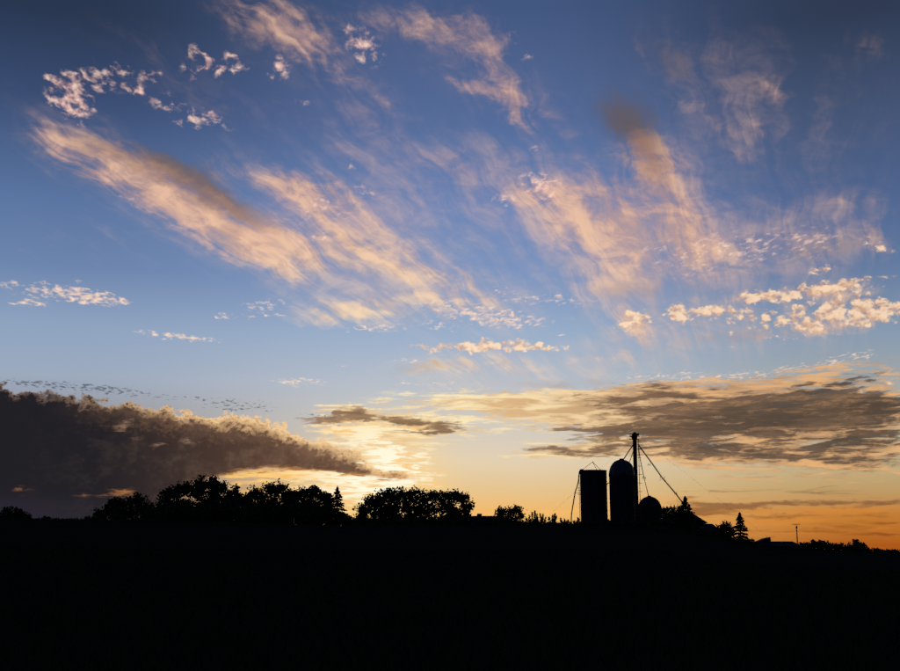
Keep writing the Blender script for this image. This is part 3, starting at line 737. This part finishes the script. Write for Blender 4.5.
for i, px in enumerate(range(150, 346, 13)):
    top = float(np.interp(px, [150, 165, 200, 245, 290, 330, 345], [506, 500, 497, 499, 498, 502, 515])) + RNG.uniform(-2, 2)
    hb_ = (527 - top) / 2
    broadleaf('hedge_bush', 'dark hedge bush filling the gaps below the left tree row', px, 192 + 3 * (i % 4), [(px - 3, top + hb_ * 0.9, 8, hb_ * 0.85), (px + 4, top + hb_ * 1.1, 8, hb_ * 0.8), (px, 523, 9, 5)], 'leaf_b' if i % 2 else 'leaf_a', leaf=0.24, cat='bush', group=GH, airy=0.6)
GH2 = 'hedge bushes under the middle trees'
for i, px in enumerate(range(362, 474, 14)):
    broadleaf('hedge_bush', 'low dark hedge bush under the wide dome of trees', px, 196 + 3 * (i % 3), [(px - 3, 523, 9, 5), (px + 5, 523.5, 8, 5), (px, 527, 9, 4)], 'leaf_b' if i % 2 else 'leaf_a', leaf=0.22, cat='bush', group=GH2, airy=0.6)
GH3 = 'low bushes along the crest in front of the silos'
for i, px in enumerate(range(484, 668, 12)):
    top = float(np.interp(px, [484, 520, 560, 600, 640, 668], [521, 520.5, 521.5, 521, 520, 519]))
    broadleaf('hedge_bush', 'low dark bush on the crest in front of the farm', px, 188 + 3 * (i % 4), [(px - 3, top + 4, 7, 3.6), (px + 4, top + 4.6, 7, 3.4)], 'leaf_b' if i % 2 else 'leaf_a', leaf=0.2, cat='bush', group=GH3, airy=0.6)
broadleaf('small_tree', 'dark leafy tree right of the round grain bin', 671, 236, [(665, 511, 5, 5), (673, 510, 5, 4), (679, 512, 5, 5), (668, 519, 9, 7), (680, 521, 9, 7)], leaf=0.22)
spruce('spruce_tree', 'small spruce at the foot of the long right spout', 685, 495.5, 232, 13, 516, wob=0.35)
broadleaf('small_tree', 'small round tree between the house and the tall spruce', 724, 205, [(720, 528, 5, 4), (726, 526, 5, 4.5), (731, 531, 4, 5), (722, 536, 9, 6)], 'leaf_b', leaf=0.2)
spruce('spruce_tree', 'symmetrical spruce tree standing alone right of the farm', 739.5, 512, 200, 15, 541, wob=0.34)
GH4 = 'low bushes on the slope right of the farmhouse'
for px, py, lb in ((712, 533, 'low dark bush in front of the farmhouse'), (733, 538, 'low dark bush at the left foot of the lone spruce'), (746, 540.5, 'low dark bush at the right foot of the lone spruce'), (753, 542.5, 'small low bush at the left end of the shed')):
    broadleaf('low_bush', lb, px, 192, [(px - 3, py + 2, 6, 3.5), (px + 3, py + 3, 6, 3.5), (px, py + 6, 8, 4)], 'leaf_a', leaf=0.2, cat='bush', group=GH4, airy=0.6)
far = [(802, 546.5, 4, 4, 'a far tree just right of the television antenna'), (809, 545, 4.5, 4, 'a far tree, second right of the television antenna'), (816, 544, 4.5, 4.5, 'a far round tree, left of the highest far right pair'),
       (823, 543.7, 4.5, 4, 'a far round tree at the top of the far right row'), (830, 545.5, 4, 4, 'a far tree where the right hand row begins to fall'), (837, 547, 4, 4, 'a far low tree in the flat of the right hand row'),
       (844, 547.8, 4, 4, 'a far low tree left of the far pointed clump'), (850, 547, 3, 4, 'a far narrow tree touching the far pointed clump'), (856.5, 544.5, 4, 5, 'a far pointed tree, highest near the right edge'),
       (862.5, 546, 3, 4, 'a far narrow tree right beside the far pointed tree'), (868, 550, 4, 3, 'a far low tree stepping down to the right edge'), (876, 551, 5, 3, 'a far low tree close to the right edge'), (884, 551.3, 5, 3, 'a far low tree at the right edge'), (893, 551.5, 5, 3, 'the last far low tree beyond the right edge')]
for i, (px, py, rx, ry, lb) in enumerate(far):
    broadleaf('distant_tree', lb.replace('a far', 'distant', 1).replace('the last far', 'last distant'), px, 400 + 9 * (i * 5 % 7), [(px - rx * 0.4, py, rx * 0.8, ry), (px + rx * 0.5, py + 0.7, rx * 0.8, ry * 0.9), (px, py + 5, rx * 1.3, 4)], 'leaf_a' if i % 2 else 'leaf_b', leaf=0.3, group=GR, dens=1.1, airy=0.5)

# ------------------------------------------------------------------ silos
def lay(root, pts, depth):
    """survey points -> local coordinates of root"""
    L0 = root.location
    return [tuple(a - b for a, b in zip(at(px, py, depth if len(r) == 0 else depth + r[0]), L0)) for px, py, *r in pts]

def ladder(x, y, z0, z1, parent, w=0.4, ang=0.0):
    b = MB(); ca, sa = math.cos(ang), math.sin(ang)
    for s_ in (-1, 1):
        b.tube([(x + s_ * w / 2 * ca, y + s_ * w / 2 * sa, z0), (x + s_ * w / 2 * ca, y + s_ * w / 2 * sa, z1)], 0.03, 5)
    z = z0 + 0.2
    while z < z1:
        b.tube([(x - w / 2 * ca, y - w / 2 * sa, z), (x + w / 2 * ca, y + w / 2 * sa, z)], 0.018, 5); z += 0.32
    return b.build('ladder', 'iron', parent)

def silo(label, px0, px1, eave_py, dome_py, depth):
    k = depth / FPX
    c = at((px0 + px1) / 2, eave_py, depth)
    r = (px1 - px0) / 2 * k * 1.005
    bz = gz(c[0], depth) - 0.05
    H = c[2] - bz
    root = empty('silo', (c[0], depth, bz), label, 'silo', 'farm silos')
    b = MB(); b.lathe([(r + 0.25, -0.3), (r + 0.25, 0.25), (r, 0.25), (r, H - 0.02), (r - 0.12, H - 0.02), (r - 0.12, 0.3)], 56)
    b.build('wall', 'silo', root)
    hb = MB(); hb.lathe([(r + 0.002, -0.05), (r + 0.045, -0.04), (r + 0.045, 0.04), (r + 0.002, 0.05)], 56)
    me = None
    for i in range(int(H / 0.95)):
        z = 0.7 + i * 0.95
        if z > H - 0.25: break
        if me is None:
            o = hb.build('hoop', 'iron', root); me = o.data
        else:
            o = link('hoop', me, root)
        o.location = (0, 0, z)
    return root, r, H, c

A, rA, HA, cA = silo('open topped dark silo, the left one of the pair', 580, 606.3, 470.6, None, 280)
# rim, roof hatch framing and hoist tripod
MB().lathe([(rA + 0.003, HA - 0.22), (rA + 0.09, HA - 0.2), (rA + 0.09, HA + 0.03), (rA - 0.13, HA + 0.03), (rA - 0.13, HA - 0.2)], 56).build('rim', 'galv', A)
b = MB(); b.lathe([(rA - 0.14, HA - 0.10), (rA * 0.5, HA + 0.02), (0.01, HA + 0.06)], 40); b.build('roof_sheet', 'silo', A, True)
apex = np.array(lay(A, [(592.6, 461.8)], 280)[0])
feet = lay(A, [(582.6, 469.6, -1.0), (597.2, 470.4, -2.3), (601.2, 470.4, 1.2)], 280)
for f in feet:
    MB().tube([f, apex], 0.045, 6).build('hoist_leg', 'iron', A)
MB().box(apex[0] - 0.12, apex[0] + 0.12, apex[1] - 0.12, apex[1] + 0.12, apex[2] - 0.15, apex[2] + 0.06).build('hoist_pulley', 'iron', A)
path = lay(A, [(569.8, 524), (571.5, 514), (573.6, 501), (575.4, 491), (577.0, 487), (578.4, 481), (579.0, 475), (579.7, 471.2), (581.2, 469.4), (583.2, 469.6), (583.6, 471)], 279.0)
p0 = path[0]; path[0] = (p0[0], p0[1], min(p0[2], gz(A.location[0] + p0[0], 279) - A.location[2]))
MB().tube(path, 0.13, 10).build('filler_pipe', 'galv', A, True)
q = lay(A, [(582.2, 470.8)], 279)[0]
MB().box(q[0] - 0.55, q[0] + 0.3, q[1] - 0.4, q[1] + 0.4, q[2] - 0.55, q[2] + 0.28).build('pipe_hood', 'galv', A)
for yy in (476.0, 483.0, 493.0):
    a_, b_ = lay(A, [(578.2 if yy < 490 else 575.6, yy, -1), (580.3, yy + 0.4, 0)], 280)
    MB().tube([a_, b_], 0.045, 5).build('pipe_bracket', 'iron', A)
ladder(-rA - 0.22, 0.0, 0.3, HA - 0.2, A, ang=math.pi / 2)
q = lay(A, [(579.1, 491)], 279.5)[0]
for dz in (-0.8, -0.3, 0.2, 0.7):
    MB().lathe([(0.30, q[2] + dz), (0.33, q[2] + dz), (0.33, q[2] + dz + 0.06), (0.30, q[2] + dz + 0.06), (0.30, q[2] + dz)], 14, (-rA - 0.22, 0)).build('ladder_hoop', 'iron', A)
# unloading chute up the front
MB().box(-0.45, 0.45, -rA - 0.75, -rA + 0.10, 0.0, HA - 0.5).build('chute', 'silo', A)
for i in range(9):
    MB().box(-0.28, 0.28, -rA - 0.80, -rA - 0.752, 1.0 + i * HA / 9.5, 1.0 + i * HA / 9.5 + 0.5).build('chute_door', 'galv', A)

B, rB, HB, cB = silo('dark silo with a rounded metal dome, left of the grain leg', 609.3, 634.5, 475.5, 460.4, 276)
hd = (475.5 - 460.6) * 276 / FPX * 1.04
b = MB(); b.lathe([(rB + 0.06, HB - 0.12)] + [((rB + 0.06) * math.cos(t) ** 0.86, HB + hd * math.sin(t)) for t in np.linspace(0, 1.5, 14)] + [(0.01, HB + hd)], 48)
dm_ = b.build('dome', 'dome', B, True)
for i in range(16):
    a = 2 * math.pi * i / 16 + 0.1
    pth = [((rB + 0.075) * math.cos(t) ** 0.86 * math.cos(a), (rB + 0.075) * math.cos(t) ** 0.86 * math.sin(a), HB + (hd + 0.02) * math.sin(t)) for t in np.linspace(0, 1.45, 8)]
    MB().tube(pth, 0.03, 4).build('seam', 'galv', dm_)
MB().lathe([(0.01, HB + hd + 0.30), (0.5, HB + hd + 0.28), (0.5, HB + hd - 0.35)], 16).build('cap', 'galv', dm_)
MB().box(-0.45, 0.45, -rB - 0.75, -rB + 0.10, 0.0, HB + 0.4).build('chute', 'silo', B)
for i in range(9):
    MB().box(-0.28, 0.28, -rB - 0.80, -rB - 0.752, 1.0 + i * HB / 9.5, 1.0 + i * HB / 9.5 + 0.5).build('chute_door', 'galv', B)
ladder(rB * 0.7 + 0.2, -rB * 0.7 - 0.2, 0.3, HB, B, ang=math.pi / 4)
# pipe from silo to silo
pp = lay(B, [(605.6, 485.5), (606.8, 484.6), (608.0, 483.0), (610.0, 482.6)], 278)
MB().tube(pp, 0.10, 8).build('cross_pipe', 'galv', B, True)
for yy, xx in ((510, 634.9), (513, 634.9)):
    a_, b_ = lay(B, [(633.5, yy), (636.5, yy)], 276.5)
    MB().tube([a_, b_], 0.05, 6).build('tie_rod', 'iron', B)

# ------------------------------------------------------------------ grain leg (bucket elevator) with its spouts and guys
DT = 277.0
t0 = at(636.6, 505, DT); tx = t0[0]; tz = gz(tx, DT) - 0.05
E = empty('grain_elevator', (tx, DT, tz), 'tall grain elevator leg with spouts and guy wires beside the domed silo', 'grain elevator')
k = DT / FPX
zt = at(636.4, 436.4, DT)[2] - tz
for s_, nm in ((-0.215, 'leg_casing'), (0.215, 'leg_casing')):
    MB().box(s_ - 0.21, s_ + 0.21, -0.26, 0.26, 0, zt).build(nm, 'galv', E)
for i in range(11):
    z = 1.5 + i * (zt - 2) / 10.5
    MB().box(-0.47, 0.47, -0.30, 0.30, z, z + 0.08).build('casing_flange', 'galv', E)
# rounded head
b = MB(); n = 14
ring = [(0.60 * math.cos(t), zt + 0.05 + 0.95 * math.sin(t)) for t in np.linspace(0, math.pi, n)]
ring = [(0.60, zt - 0.7)] + ring + [(-0.60, zt - 0.7)]
vs = [(x, -0.36, z) for x, z in ring] + [(x, 0.36, z) for x, z in ring]; m_ = len(ring)
b.add(vs, [tuple(range(m_))[::-1], tuple(range(m_, 2 * m_))] + [(i, (i + 1) % m_, m_ + (i + 1) % m_, m_ + i) for i in range(m_)])
head = b.build('head', 'galv', E)
MB().tube([(0, -0.55, zt + 0.15), (0, 0.55, zt + 0.15)], 0.09, 8).build('shaft', 'iron', head)
MB().box(0.55, 1.0, -0.25, 0.25, zt + 0.28, zt + 0.62).build('motor', 'iron', E)
MB().box(-0.75, -0.58, -0.3, 0.3, zt - 0.25, zt + 0.15).build('discharge_box', 'galv', E)
for zz, w in ((zt - 0.62, 1.05), (zt + 0.10, 0.95)):
    MB().box(-w, w, -0.75, 0.75, zz - 0.04, zz).build('platform', 'iron', E)
    rl = MB()
    for x in (-w, w):
        for y in (-0.72, 0.72):
            rl.tube([(x, y, zz), (x, y, zz + 0.55)], 0.025, 5)
        rl.tube([(x, -0.72, zz + 0.55), (x, 0.72, zz + 0.55)], 0.025, 5)
    for y in (-0.72, 0.72): rl.tube([(-w, y, zz + 0.55), (w, y, zz + 0.55)], 0.025, 5)
    rl.build('railing', 'iron', E)
ladder(0.85, 0, 0.3, zt - 0.6, E, ang=math.pi / 2)
for i in range(12):
    z = 3.0 + i * (zt - 4) / 11
    MB().tube([(0.43, 0, z), (0.85, 0, z)], 0.025, 5).build('ladder_bracket', 'iron', E)
    MB().lathe([(0.40, z), (0.42, z), (0.42, z + 0.06), (0.40, z + 0.06), (0.40, z)], 12, (1.0, 0)).build('ladder_hoop', 'iron', E)
MB().box(-0.8, 0.8, -0.6, 0.6, 0, 1.3).build('boot', 'galv', E)
# spouts
MB().tube(lay(E, [(634.0, 443.5), (628.5, 451.5), (622.2, 461.5, -0.5)], DT), 0.12, 8).build('spout', 'galv', E, True)
MB().tube(lay(E, [(634.6, 446.5), (632.0, 455.0, 1.0), (628.6, 464.5, 2.2)], DT), 0.075, 8).build('spout', 'galv', E, True)
sp2 = lay(E, [(638.4, 446.0), (639.8, 457.0, -1), (643.6, 476.0, -2.5), (648.6, 496.0, -5)], DT)
MB().tube(sp2, 0.085, 8).build('spout', 'galv', E, True)
sp1 = lay(E, [(638.2, 444.0), (641.0, 448.5), (652.0, 463.4, -2), (662.5, 478.2, -4), (676.0, 494.0, -6), (683.0, 503.0, -8), (697.0, 520.0, -11)], DT)
MB().tube(sp1, 0.13, 8).build('spout', 'galv', E, True)
def brace(px, py, dz, dx, dy):
    c = np.array(lay(E, [(px, py, dz)], DT)[0])
    for sg in (-1, 1):
        MB().tube([c + np.array((-dx * 0.8, sg * 0.3, -dy * sg)) * k, c + np.array((dx, -sg * 0.3, dy * sg)) * k], 0.03, 5).build('spout_brace', 'iron', E)
    for sg in (-1, 1):
        MB().tube([c + np.array((sg * dx * 0.6, 0, -1.6)) * k, c + np.array((sg * dx * 0.6, 0, 1.6)) * k], 0.028, 5).build('brace_post', 'iron', E)
brace(662.3, 478.5, -4, 3.4, 2.2); brace(675.6, 493.2, -6, 2.0, 1.3); brace(643.9, 477.6, -2.5, 2.2, 0.4); brace(649.0, 464.5, -1.5, 1.6, 0.5)
# truss cable of the long spout
MB().tube([np.array(sp1[1]) + (0, 0, 0.25), np.array(sp1[3]) + (0, 0, 0.55), np.array(sp1[5]) + (0, 0, 0.2)], 0.02, 4).build('truss_cable', 'cable', E)
for p_, q_, dd in (((639, 436.5), (800, 549), 8), ((634.4, 438), (512, 531), 6), ((637, 437), (700, 540), -60), ((636, 437), (560, 540), -55)):
    a_ = np.array(lay(E, [p_], DT)[0]); yb = DT + dd
    xb = at(*q_, yb)[0]
    e_ = np.array((xb, yb, gz(xb, yb))) - np.array(E.location)
    if dd < 0: continue
    MB().tube([a_, a_ * 0.5 + e_ * 0.5 + np.array((0, 0, -0.25)), e_], 0.010, 4).build('guy_wire', 'cable', E)

# ------------------------------------------------------------------ round grain bin
DB = 270.0
k = DB / FPX
c = at(649.7, 510, DB); r = 11.3 * k; bz = gz(c[0], DB) - 0.05; H = c[2] - bz
G = empty('grain_bin', (c[0], DB, bz), 'short round grain bin with a domed roof right of the leg', 'grain bin')
prof = []
z = 0.0; i = 0
while z < H:
    prof.append((r + (0.035 if i % 2 else 0.0), z)); z += 0.14; i += 1
prof.append((r, H))
MB().lathe(prof, 44).build('wall', 'galv', G)
hr = (510 - 496.8) * k
b = MB(); b.lathe([(r + 0.10, H - 0.08)] + [((r + 0.10) * math.cos(t) ** 0.95, H + hr * math.sin(t)) for t in np.linspace(0, 1.48, 10)] + [(0.01, H + hr)], 44)
rf = b.build('roof', 'galv', G, True)
for i in range(20):
    a = 2 * math.pi * i / 20
    MB().tube([((r + 0.12) * math.cos(t) ** 0.95 * math.cos(a), (r + 0.12) * math.cos(t) ** 0.95 * math.sin(a), H + (hr + 0.02) * math.sin(t)) for t in np.linspace(0, 1.4, 6)], 0.03, 4).build('roof_rib', 'galv', rf)
MB().lathe([(0.01, H + hr + 0.22), (0.4, H + hr + 0.2), (0.4, H + hr - 0.2)], 14).build('cap', 'galv', rf)
MB().box(-0.5, 0.5, -r - 0.12, -r + 0.2, 0.4, 2.2).build('door', 'trim', G)
ladder(-r * 0.7 - 0.15, -r * 0.7 - 0.15, 0.2, H + 0.2, G, ang=-math.pi / 4)

# ------------------------------------------------------------------ buildings
def wall_boards(root, x0, x1, y, z0, z1f, n, mat='board', name='board'):
    """vertical boards across a front wall, top following z1f(x)"""
    w = (x1 - x0) / n
    for i in range(n):
        a, b_ = x0 + i * w + 0.012, x0 + (i + 1) * w - 0.012
        mb = MB()
        za, zb = z1f(a), z1f(b_)
        mb.add([(a, y - 0.03, z0), (b_, y - 0.03, z0), (b_, y - 0.03, zb), (a, y - 0.03, za), (a, y + 0.02, z0), (b_, y + 0.02, z0), (b_, y + 0.02, zb), (a, y + 0.02, za)],
               [(0, 1, 2, 3), (0, 3, 7, 4), (1, 5, 6, 2), (3, 2, 6, 7), (0, 4, 5, 1)])
        mb.build(name, mat, root)

def window(root, x, y, z, w, h):
    f = MB()
    for a in ((x - w / 2 - .08, x - w / 2, z - h / 2 - .08, z + h / 2 + .08), (x + w / 2, x + w / 2 + .08, z - h / 2 - .08, z + h / 2 + .08),
              (x - w / 2, x + w / 2, z + h / 2, z + h / 2 + .08), (x - w / 2, x + w / 2, z - h / 2 - .08, z - h / 2), (x - .03, x + .03, z - h / 2, z + h / 2)):
        f.box(a[0], a[1], y - 0.09, y - 0.035, a[2], a[3])
    o = f.build('window', 'trim', root)
    for sx in (-1, 1):
        xa, xb = sorted((x + sx * 0.03, x + sx * w / 2))
        MB().box(xa, xb, y - 0.06, y - 0.04, z - h / 2, z + h / 2).build('pane', 'glass', o)

def gable_front(label, name, cat, px_l, px_r, px_apex, eave_py, apex_py, depth, length):
    """gable end towards the camera"""
    xl, xr, xm = (at(p, eave_py, depth)[0] for p in (px_l, px_r, px_apex))
    ze, za = at(px_r, eave_py, depth)[2], at(px_apex, apex_py, depth)[2]
    cx = (xl + xr) / 2; bz = min(gz(cx, depth), gz(cx, depth + length)) - 0.05
    root = empty(name, (cx, depth, bz), label, cat)
    a, b_, m_ = xl - cx, xr - cx, xm - cx
    he, ha = ze - bz, za - bz
    mb = MB()
    mb.add([(a, 0, 0), (b_, 0, 0), (b_, 0, he), (m_, 0, ha), (a, 0, he), (a, length, 0), (b_, length, 0), (b_, length, he), (m_, length, ha), (a, length, he)],
           [(0, 1, 2, 3, 4), (9, 8, 7, 6, 5), (1, 6, 7, 2), (0, 4, 9, 5)])
    mb.build('wall', 'board', root)
    def topz(x): return (he + (ha - he) * (x - a) / (m_ - a) if x < m_ else he + (ha - he) * (b_ - x) / (b_ - m_)) - 0.03
    wall_boards(root, a + 0.02, b_ - 0.02, -0.03, 0.05, topz, 26)
    for s_, e in ((-1, a), (1, b_)):
        sl = (ha - he) / abs(m_ - e)
        ex = e + s_ * 0.3; ez = he - sl * 0.3
        rb = MB()
        t = 0.14
        rb.add([(m_, -0.3, ha + 0.003), (ex, -0.3, ez + 0.003), (ex, length + 0.3, ez + 0.003), (m_, length + 0.3, ha + 0.003), (m_, -0.3, ha + t), (ex, -0.3, ez + t), (ex, length + 0.3, ez + t), (m_, length + 0.3, ha + t)],
               [(0, 1, 2, 3), (4, 7, 6, 5), (0, 4, 5, 1), (1, 5, 6, 2), (2, 6, 7, 3)])
        rb.build('roof', 'roof', root)
    return root, a, b_, m_, he, ha

bn, a, b_, m_, he, ha = gable_front('dark gabled barn behind the small spruce, ridge highest of the roofs', 'barn', 'barn', 667.5, 705.8, 687.5, 522.2, 510.6, 246, 16)
MB().box(m_ - 1.5, m_ + 1.5, -0.14, -0.07, 0.05, min(3.2, he - 0.3)).build('door', 'trim', bn)
window(bn, m_, -0.03, he + (ha - he) * 0.45, 0.8, 0.8)

def ridge_house(label, name, cat, px0, px1, ridge0, ridge1, ridge_py, eave_py, depth, span, mat='block'):
    """ridge runs across the view; the roof ends are hipped"""
    x0, x1 = at(px0, eave_py, depth)[0], at(px1, eave_py, depth)[0]
    r0, r1 = at(ridge0, ridge_py, depth)[0], at(ridge1, ridge_py, depth)[0]
    zr, ze = at(ridge0, ridge_py, depth)[2], at(px1, eave_py, depth)[2]
    cx = (x0 + x1) / 2; bz = min(gz(cx, depth - span / 2), gz(cx, depth + span / 2)) - 0.05
    root = empty(name, (cx, depth, bz), label, cat)
    x0 -= cx; x1 -= cx; r0 -= cx; r1 -= cx; zr -= bz; ze -= bz
    h = span / 2
    w = MB(); w.box(x0 + 0.25, x1 - 0.25, -h + 0.25, h - 0.25, -0.2, ze - 0.02); w.build('wall', mat, root)
    rb = MB()
    rb.add([(x0, -h, ze), (x1, -h, ze), (x1, h, ze), (x0, h, ze), (r0, 0, zr), (r1, 0, zr)], [(0, 1, 5, 4), (1, 2, 5), (2, 3, 4, 5), (3, 0, 4), (3, 2, 1, 0)])
    rb.build('roof', 'roof', root)
    zw = max(0.9, ze * 0.5)
    n = max(2, int((x1 - x0) / 2.6))
    for i in range(n):
        x = x0 + (i + 0.5) * (x1 - x0) / n
        if i == n // 2:
            MB().box(x - 0.45, x + 0.45, -h + 0.17, -h + 0.247, -0.1, min(2.0, ze - 0.15)).build('door', 'trim', root)
        elif ze > 1.3:
            window(root, x, -h + 0.25, zw, 0.8, min(0.9, ze * 0.4))
    return root, x0, x1, zr, ze

ridge_house('low farmhouse with a hipped roof at the right side of the barn', 'farmhouse', 'house', 698, 718.5, 704.5, 712.2, 523.6, 531.5, 236, 7.5, 'board')
sh_, x0, x1, zr, ze = ridge_house('long low shed with a raised left end, left of the antenna', 'shed', 'shed', 756, 799, 760, 792.3, 541.2, 546.3, 215, 6.0, 'board')
q = lay(sh_, [(757.5, 541.6), (764.5, 538.4), (770.2, 537.0), (770.8, 541.6)], 214)
mb = MB(); f_ = [(x, -1.2, z) for x, _, z in q]; g_ = [(x, 1.2, z) for x, _, z in q]
low = zr - 0.5
f_ = [(f_[0][0], -1.2, low)] + f_[:3] + [(f_[3][0], -1.2, low)]; g_ = [(x, 1.2, z) for x, _, z in f_]
mb.add(f_ + g_, [(0, 4, 3, 2, 1), (5, 6, 7, 8, 9)] + [(i, i + 1, i + 6, i + 5) for i in range(4)])
mb.build('roof_monitor', 'roof', sh_)

# flat roofed building behind the trees
x0, x1 = at(468, 516.6, 238)[0], at(503, 516.6, 238)[0]
zt_ = at(485, 516.6, 238)[2]; cx = (x0 + x1) / 2; bz = gz(cx, 238) - 0.05
F = empty('flat_roofed_building', (cx, 238, bz), 'long low building with a flat roof right of the broad trees', 'building')
hw = (x1 - x0) / 2; h = zt_ - bz
MB().box(-hw + 0.2, hw - 0.2, -3, 4, -0.3, h - 0.25).build('wall', 'block', F)
rf = MB().box(-hw, hw, -3.25, 4.25, h - 0.247, h).build('roof', 'roof', F)
q0, q1 = lay(F, [(477, 513.6), (481.8, 516.6)], 238)
MB().box(q0[0], q1[0], -0.5, 0.6, h + 0.003, q0[2]).build('vent_box', 'galv', rf)
MB().box(-hw - 0.01, hw + 0.01, -3.33, -3.253, h - 0.30, h + 0.06).build('fascia', 'trim', rf)
MB().box(-0.5, 0.5, -3.06, -3.003, 0, 2.0).build('door', 'trim', F)
for x in (-2.2, 2.2): window(F, x, -2.99, min(1.5, h * 0.5), 1.0, 0.8)

# ------------------------------------------------------------------ television antenna
DA = 205.0
k = DA / FPX
tp = at(796.4, 523.8, DA); bz = gz(tp[0], DA) - 0.05
T = empty('television_antenna', (tp[0], DA, bz), 'thin television antenna mast with a crossbar right of the shed', 'antenna')
H = tp[2] - bz
MB().tube([(0, 0, -0.3), (0, 0, H)], 0.035, 6).build('mast', 'iron', T)
lat = MB()
h2 = at(796, 527.5, DA)[2] - bz
for s_ in range(3):
    a = s_ * 2.094 + 0.5
    lat.tube([(0.16 * math.cos(a), 0.16 * math.sin(a), -0.2), (0.05 * math.cos(a), 0.05 * math.sin(a), h2)], 0.025, 5)
z = 0.3
while z < h2 - 0.3:
    f = 0.16 - 0.11 * z / h2
    for s_ in range(3):
        a, c_ = s_ * 2.094 + 0.5, (s_ + 1) * 2.094 + 0.5
        lat.tube([(f * math.cos(a), f * math.sin(a), z), (f * math.cos(c_), f * math.sin(c_), z + 0.3)], 0.012, 4, cap=False)
    z += 0.3
lat.build('lattice_tower', 'iron', T)
MB().tube([(-3.9 * k, 0.05, H - 0.08), (3.4 * k, -0.05, H - 0.08)], 0.03, 6).build('boom', 'galv', T)
for i in range(9):
    x = (-3.8 + i * 0.88) * k; w = 0.75 - 0.05 * i
    MB().tube([(x, -w, H - 0.035), (x, w, H - 0.035)], 0.014, 5).build('element', 'galv', T)
for s_ in (-1, 1):
    MB().tube([(s_ * 1.8 * k, 0, H - 0.1), (0, 0, H - 0.45)], 0.015, 5).build('boom_strut', 'iron', T)
MB().box(-0.12, 0.12, -0.12, 0.12, h2 - 0.15, h2 + 0.2).build('rotator', 'iron', T)

# ------------------------------------------------------------------ grass on the near field
n = 26000
ry_ = 9 + 75 * RNG.random(n) ** 1.6
rx_ = RNG.uniform(-0.5, 0.5, n) * ry_
rz_ = ground_z(rx_, ry_)
hh = RNG.uniform(0.10, 0.32, n)
d = np.stack([RNG.normal(size=n) * 0.35, RNG.normal(size=n) * 0.35, np.ones(n)], 1) * hh[:, None] * 0.5
bb = np.stack([RNG.normal(size=n), RNG.normal(size=n) * 0.6, np.zeros(n)], 1); bb *= (0.012 + 0.0005 * ry_)[:, None] / (np.linalg.norm(bb, axis=1)[:, None] + 1e-6)
n2 = 14000
cy = RNG.uniform(158, 176, n2); cx = RNG.uniform(-0.42, 0.42, n2) * cy; cz = ground_z(cx, cy)
h2_ = RNG.uniform(0.10, 0.30, n2) + 0.35 * (RNG.random(n2) < 0.03) * RNG.random(n2)
d2 = np.stack([RNG.normal(size=n2) * 0.35, RNG.normal(size=n2) * 0.35, np.ones(n2)], 1) * h2_[:, None] * 0.5
b2 = np.stack([np.ones(n2), RNG.normal(size=n2) * 0.4, np.zeros(n2)], 1) * 0.035
rp = np.concatenate([np.stack([rx_, ry_, rz_], 1) + d * 0.9, np.stack([cx, cy, cz], 1) + d2 * 0.9])
g = quads('grass', rp, np.concatenate([d, d2]), np.concatenate([bb, b2]), 'grass', None)
tag(g, 'dark grass growing over the near field', 'grass', kind='stuff')
